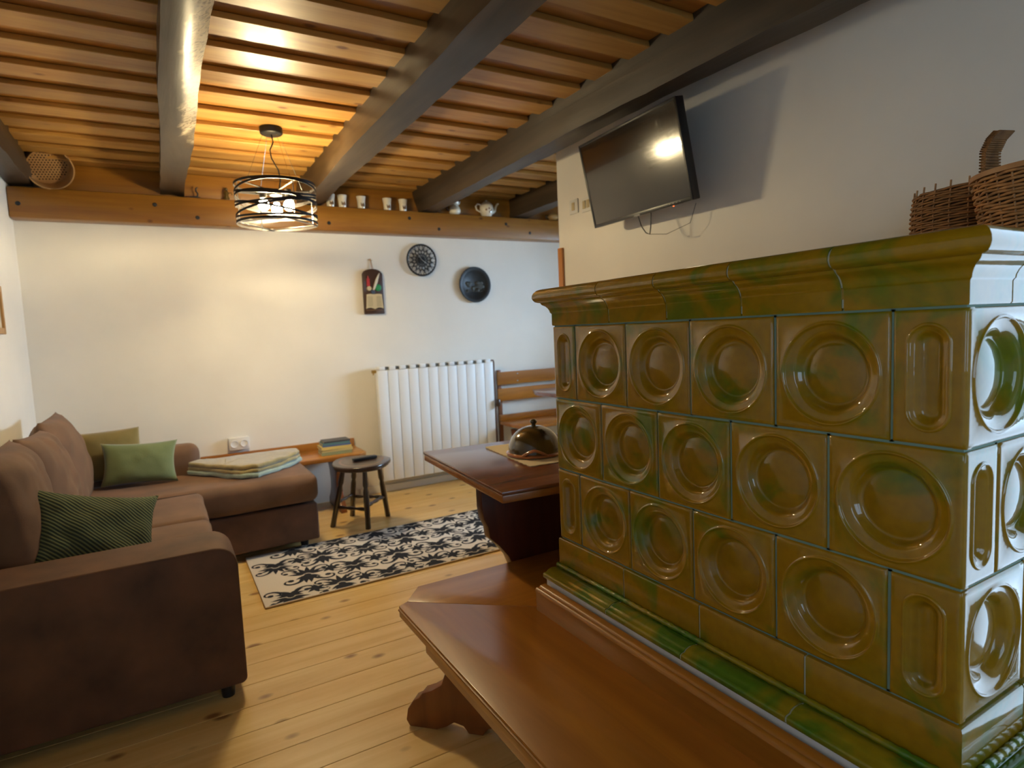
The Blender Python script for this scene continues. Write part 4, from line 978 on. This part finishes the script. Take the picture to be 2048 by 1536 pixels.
# ---------------------------------------------------------------- nook: bench and table at the far right
nb = thing('nook_bench', (3.0, 4.2, 0), 'reddish wooden bench with slatted back along the back wall right of the radiator', 'bench')
NZ = H-.76
for z0, z1 in ((-.455, -.347), (-.592, -.487)): 
    G().box(2.425, 3.9, 4.44, 4.462, H+z0, H+z1).build('back_slat', M_benchx, nb, bevel=.004)
G().box(2.44, 2.475, 4.463, 4.482, .0, H-.33).build('upright', M_benchz, nb, bevel=.003); G().box(3.1, 3.14, 4.463, 4.482, 0, H-.33).build('upright', M_benchz, nb, bevel=.003)
G().box(2.43, 3.9, 4.05, 4.44, NZ-.03, NZ).build('seat', M_benchx, nb, bevel=.005)
G().box(2.43, 3.9, 4.43, 4.46, NZ+.0, NZ+.05).build('lower_rail', M_benchx, nb, bevel=.004)
G().prism(poly, -.02, .02, frame((2.52, 4.24, 0), (0, 1, 0), (0, 0, 1), (1, 0, 0))).build('leg', M_benchz, nb, bevel=.004)
G().prism(poly, -.02, .02, frame((3.7, 4.24, 0), (0, 1, 0), (0, 0, 1), (1, 0, 0))).build('leg', M_benchz, nb, bevel=.004)
for z in (-.37, -.43):
    for x in (2.62,):
        G().lathe([(.007, 0), (.006, .003), (.0001, .004)], 10, at(x, 4.44, H+z) @ YW, cap=False).build('screw', M_chrome, nb)
nt_ = thing('dining_table', (2.9, 3.6, 0), 'dark wooden dining table corner in the far nook behind the stove', 'table')
G().prism([(2.33, 3.70), (2.36, 3.25), (3.3, 3.25), (3.3, 3.85), (2.40, 3.85)], H-.48, H-.452).build('tabletop', M_table, nt_, bevel=.004)
for x, y_ in ((2.62, 3.4), (2.62, 3.72), (3.2, 3.4), (3.2, 3.72)): G().box(x-.03, x+.03, y_-.03, y_+.03, 0, H-.481).build('leg', M_tabledk, nt_, bevel=.004)

# ---------------------------------------------------------------- baskets on the stove
TOPZ = cz+.1045*1.1*q+.0005
def basket(name, cx, cy, rx_, ry_, h, label, rows_, mat, stakes, flare=1.15, rot=0, rimmat=None, belly=0.0, stick=.0):
    bk_ = thing(name, (cx, cy, TOPZ), label, 'basket')
    m_ = at(cx, cy, TOPZ, rot)
    def rad_(t): return (1+(flare-1)*t+belly*sin(pi*t))
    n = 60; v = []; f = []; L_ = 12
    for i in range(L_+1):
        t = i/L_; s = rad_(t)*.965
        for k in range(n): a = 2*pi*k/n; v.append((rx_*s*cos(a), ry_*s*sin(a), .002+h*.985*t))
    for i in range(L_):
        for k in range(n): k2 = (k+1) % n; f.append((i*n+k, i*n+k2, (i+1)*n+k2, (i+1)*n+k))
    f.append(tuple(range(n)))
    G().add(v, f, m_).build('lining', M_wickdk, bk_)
    g = G(); ns = 96
    for r in range(rows_):
        t = (r+.5)/rows_; pts = []
        for k in range(ns):
            a = 2*pi*k/ns; wv2 = 1+.022*(1 if r % 2 else -1)*sin(a*stakes/2)
            s = rad_(t)*wv2; pts.append((rx_*s*cos(a), ry_*s*sin(a), .004+h*.97*t+.0012*sin(a*7+r)))
        g.tube(pts, h/rows_*.47, 5, True)
    v0 = [m_ @ p for p in g.v]; g.v = v0
    o = g.build('weave', mat, bk_, smooth=80); o['kind'] = 'stuff'
    g = G()
    for k in range(stakes):
        a = 2*pi*(k+.5)/stakes; g.tube([m_ @ Vector((rx_*rad_(t)*1.0*cos(a), ry_*rad_(t)*1.0*sin(a), .003+h*t+(stick if t == 1 else 0))) for t in (0, .25, .5, .75, 1)], .0022, 5)
    g.build('stakes', M_wicklt, bk_, smooth=80)
    return bk_, m_, rad_
b1, m1, _ = basket('wicker_basket', 1.85, .735, .150, .150, .190, 'brown woven basket with upright stake ends, on the stove behind the paler basket', 30, M_wick, 26, 1.08, 0, None, .08, .010)
# upright strap handle of the rear basket, leaning
g = G(); hp = [(1.50, .60, 0), (1.50, .60, .0)]
HB = [Vector((1.75, .708, H+.27)), Vector((1.75, .70, H+.33)), Vector((1.745, .698, H+.372)), Vector((1.75, .688, H+.40)), Vector((1.76, .678, H+.416))]
nrm_ = Vector((.05, 1, .1)).normalized(); v = []; f = []
for i, p in enumerate(HB):
    w_ = .022+.003*(i % 2)
    d = Vector((.95, -.3, 0)).normalized(); tt = Vector((.28, .9, .2)).normalized()
    for s1, s2 in ((-1, -1), (1, -1), (1, 1), (-1, 1)): v.append(p+d*s1*w_/1.15+tt*s2*.006)
for i in range(len(HB)-1):
    for j in range(4): j2 = (j+1) % 4; f.append((i*4+j, i*4+j2, (i+1)*4+j2, (i+1)*4+j))
f += [(0, 1, 2, 3), tuple(len(v)-4+j for j in range(4))]
G().add(v, f).build('handle', M_wick, b1, bevel=.002)
g = G()
for i in range(26):
    t = i/25; k = t*(len(HB)-1); i0 = min(int(k), len(HB)-2); p = HB[i0].lerp(HB[i0+1], k-i0); d = Vector((.95, -.3, 0)).normalized(); tt = Vector((.28, .9, .2)).normalized()
    g.tube([p+d*.0215+tt*.007, p+d*.0215-tt*.007, p-d*.0215-tt*.007, p-d*.0215+tt*.007], .0024, 5, True)
g.build('handle_binding', M_wick, b1, smooth=80)
b2, m2, rad2 = basket('wicker_basket', 1.60, .505, .128, .128, .155, 'pale woven basket with flat wooden rim at the near right corner of the stove top', 22, M_wicklt, 30, 1.2, radians(15))
v = []; n = 60
for k in range(n):
    a = 2*pi*k/n; s = rad2(1)
    for dr, dz in ((.006, 0), (.006, .010), (-.008, .010), (-.008, 0)): v.append(((.128*s+dr)*cos(a), (.128*s+dr)*sin(a), .155+dz))
f = [(k*4+j, ((k+1) % n)*4+j, ((k+1) % n)*4+(j+1) % 4, k*4+(j+1) % 4) for k in range(n) for j in range(4)]
G().add(v, f, m2).build('rim', plain('rim_wood', (.42, .20, .07), .5), b2, smooth=40)
